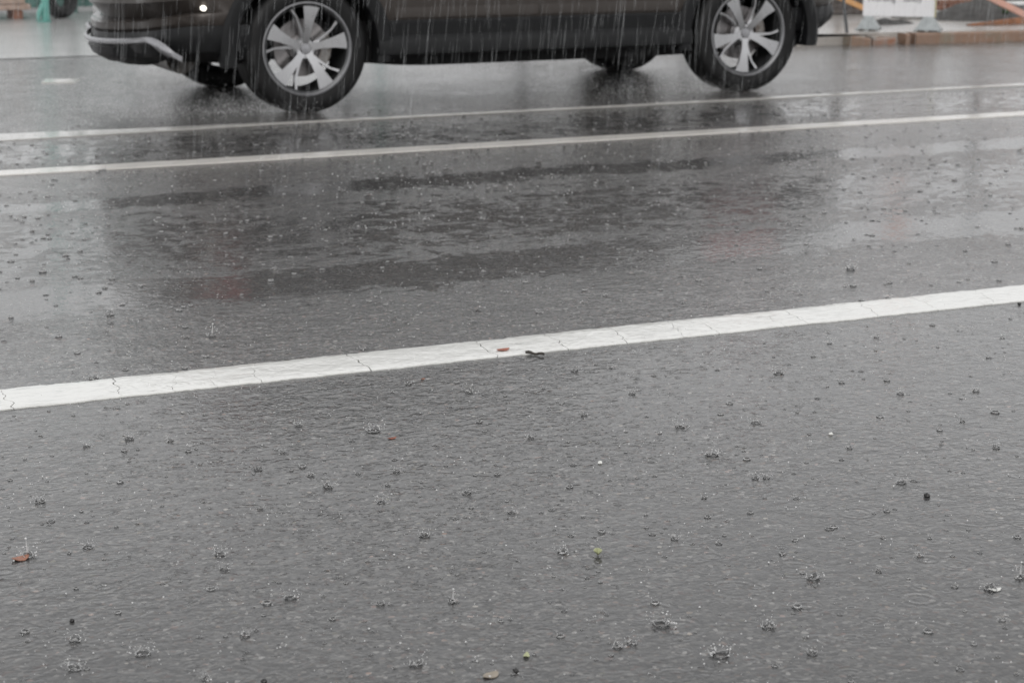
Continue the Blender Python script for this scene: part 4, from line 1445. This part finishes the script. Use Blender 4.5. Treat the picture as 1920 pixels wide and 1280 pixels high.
# mist of fine drops torn up by the tyres
NT = 48000
tw_ = rng.integers(0, 4, NT)
tx0 = np.array([CARX + WR, CARX + WF, CARX + WR, CARX + WF])[tw_]
ty0 = np.array([10.34, 10.34, 11.9, 11.9])[tw_]
back = rng.gamma(1.5, 0.36, NT)
X_ = tx0 + 0.10 - back + rng.normal(0, 0.05, NT)
Y_ = ty0 + rng.normal(0, 0.10, NT) * (0.6 + back)
Z_ = np.abs(rng.normal(0, 0.05, NT)) * (0.5 + back) + 0.002
TS = (X_, Y_, Z_)

# droplets thrown up a few centimetres above the film
iv, if_ = ico(1.0, (0, 0, 0))
iv = np.array([tuple(v) for v in iv])
if_ = np.array(if_)
ND = 14000
uu = rng.uniform(0, 1, ND)
Yd = 2.2 + (11.5 - 2.2) * uu ** 0.9
lat = rng.uniform(-0.32, 0.32, ND)
Xd = Yd * np.tan(YAW + lat)
Zd = np.abs(rng.normal(0.0, 0.012, ND)) + 0.001
# droplets come in loose clusters
ncl = 2600
ci = rng.integers(0, ncl, ND)
cl_u = rng.uniform(0, 1, ncl)
cY = 2.2 + (11.5 - 2.2) * cl_u ** 0.9
cX = cY * np.tan(YAW + rng.uniform(-0.32, 0.32, ncl))
mixm = rng.uniform(0, 1, ND) < 0.55
Xd = np.where(mixm, cX[ci] + rng.normal(0, 0.018, ND), Xd)
Yd = np.where(mixm, cY[ci] + rng.normal(0, 0.018, ND), Yd)
rd = rng.gamma(3.0, 0.00026, ND).clip(0.0004, 0.0019) * np.where(Yd > 4.6, 0.85, 1.0)
NF = 900
cf = rng.integers(0, 900, NF)
fY = rng.uniform(6.6, 10.2, 900)
fX = fY * np.tan(YAW + rng.uniform(-0.30, 0.30, 900))
Xd = np.concatenate([Xd, fX[cf] + rng.normal(0, 0.016, NF)])
Yd = np.concatenate([Yd, fY[cf] + rng.normal(0, 0.016, NF)])
Zd = np.concatenate([Zd, np.abs(rng.normal(0, 0.016, NF)) + 0.001])
rd = np.concatenate([rd, rng.gamma(3.0, 0.00052, NF).clip(0.0007, 0.0026)])
o = np_mesh("spray_droplets", iv, if_, np.stack([Xd, Yd, Zd], 1), np.stack([rd, rd, rd], 1), M["spark"])
tag(o, "fine droplets bouncing just above the wet road", "droplets", kind="stuff")

rt = rng.gamma(3.0, 0.00028, NT).clip(0.0005, 0.0024)
o = np_mesh("tyre_spray", iv, if_, np.stack(TS, 1), np.stack([rt, rt, rt], 1), M["spark"])
tag(o, "pale spray of fine drops behind the car's tyres", "spray", kind="stuff")

# ------------------------------------------------------------------ light
w = bpy.data.worlds.new("World")
S.world = w
w.use_nodes = True
nt = w.node_tree
bg = nt.nodes["Background"]
sky = nd(nt, "ShaderNodeTexSky")
sky.sky_type = "NISHITA"
sky.sun_disc = False
sky.sun_elevation = rad(38)
sky.sun_rotation = rad(200)
sky.air_density = 1.0
sky.dust_density = 6.0
sky.ozone_density = 1.0
hs = nd(nt, "ShaderNodeHueSaturation", {"Saturation": 0.5, "Value": 1.0, "Color": sky.outputs[0]})
# a closed deck of rain cloud under that sky: a little darker towards the horizon, faintly mottled
gen = nd(nt, "ShaderNodeTexCoord").outputs["Generated"]
sz = nd(nt, "ShaderNodeSeparateXYZ", {0: gen}).outputs[2]
cl = nd(nt, "ShaderNodeTexNoise", {"Vector": nd(nt, "ShaderNodeMapping", {"Vector": gen, "Scale": (1, 1, 2.2)}).outputs[0], "Scale": 2.6, "Detail": 5.0, "Roughness": 0.5}).outputs["Fac"]
deck = ramp(nt, sz, [(0.0, (10.2, 10.25, 10.35)), (0.14, (11.0, 11.05, 11.1)), (0.27, (11.4, 11.4, 11.4)), (0.38, (9.0, 9.0, 9.0)), (1.0, (7.0, 7.0, 7.0))])
mott = ramp(nt, cl, [(0.3, (0.86, 0.86, 0.865)), (0.7, (1.1, 1.1, 1.1))])
deck = mix_c(nt, 1.0, (1, 1, 1), (1, 1, 1), "MULTIPLY")
dn = nt.nodes[-1]
nt.links.new(nt.nodes[-3].outputs[0], dn.inputs[6])
nt.links.new(mott, dn.inputs[7])
cover = mix_c(nt, 0.92, (0, 0, 0), (0, 0, 0))
cn = nt.nodes[-1]
nt.links.new(hs.outputs[0], cn.inputs[6])
nt.links.new(dn.outputs[2], cn.inputs[7])
nt.links.new(cn.outputs[2], bg.inputs["Color"])
bg.inputs["Strength"].default_value = 0.10
sl = bpy.data.lights.new("sun", "SUN")
sl.energy = 1.1
sl.angle = rad(40)
sl.color = (1.0, 0.985, 0.96)
so = bpy.data.objects.new("sun", sl)
COL.objects.link(so)
so.rotation_euler = (rad(52), 0, rad(-20))

S.view_settings.view_transform = "Standard"
S.view_settings.look = "None"
S.view_settings.exposure = 0.0
S.view_settings.gamma = 1.0
S.cycles.use_denoising = True
S.cycles.max_bounces = 8
S.cycles.transparent_max_bounces = 24
S.cycles.transmission_bounces = 8
S.cycles.glossy_bounces = 4
S.cycles.caustics_reflective = False
S.cycles.caustics_refractive = False
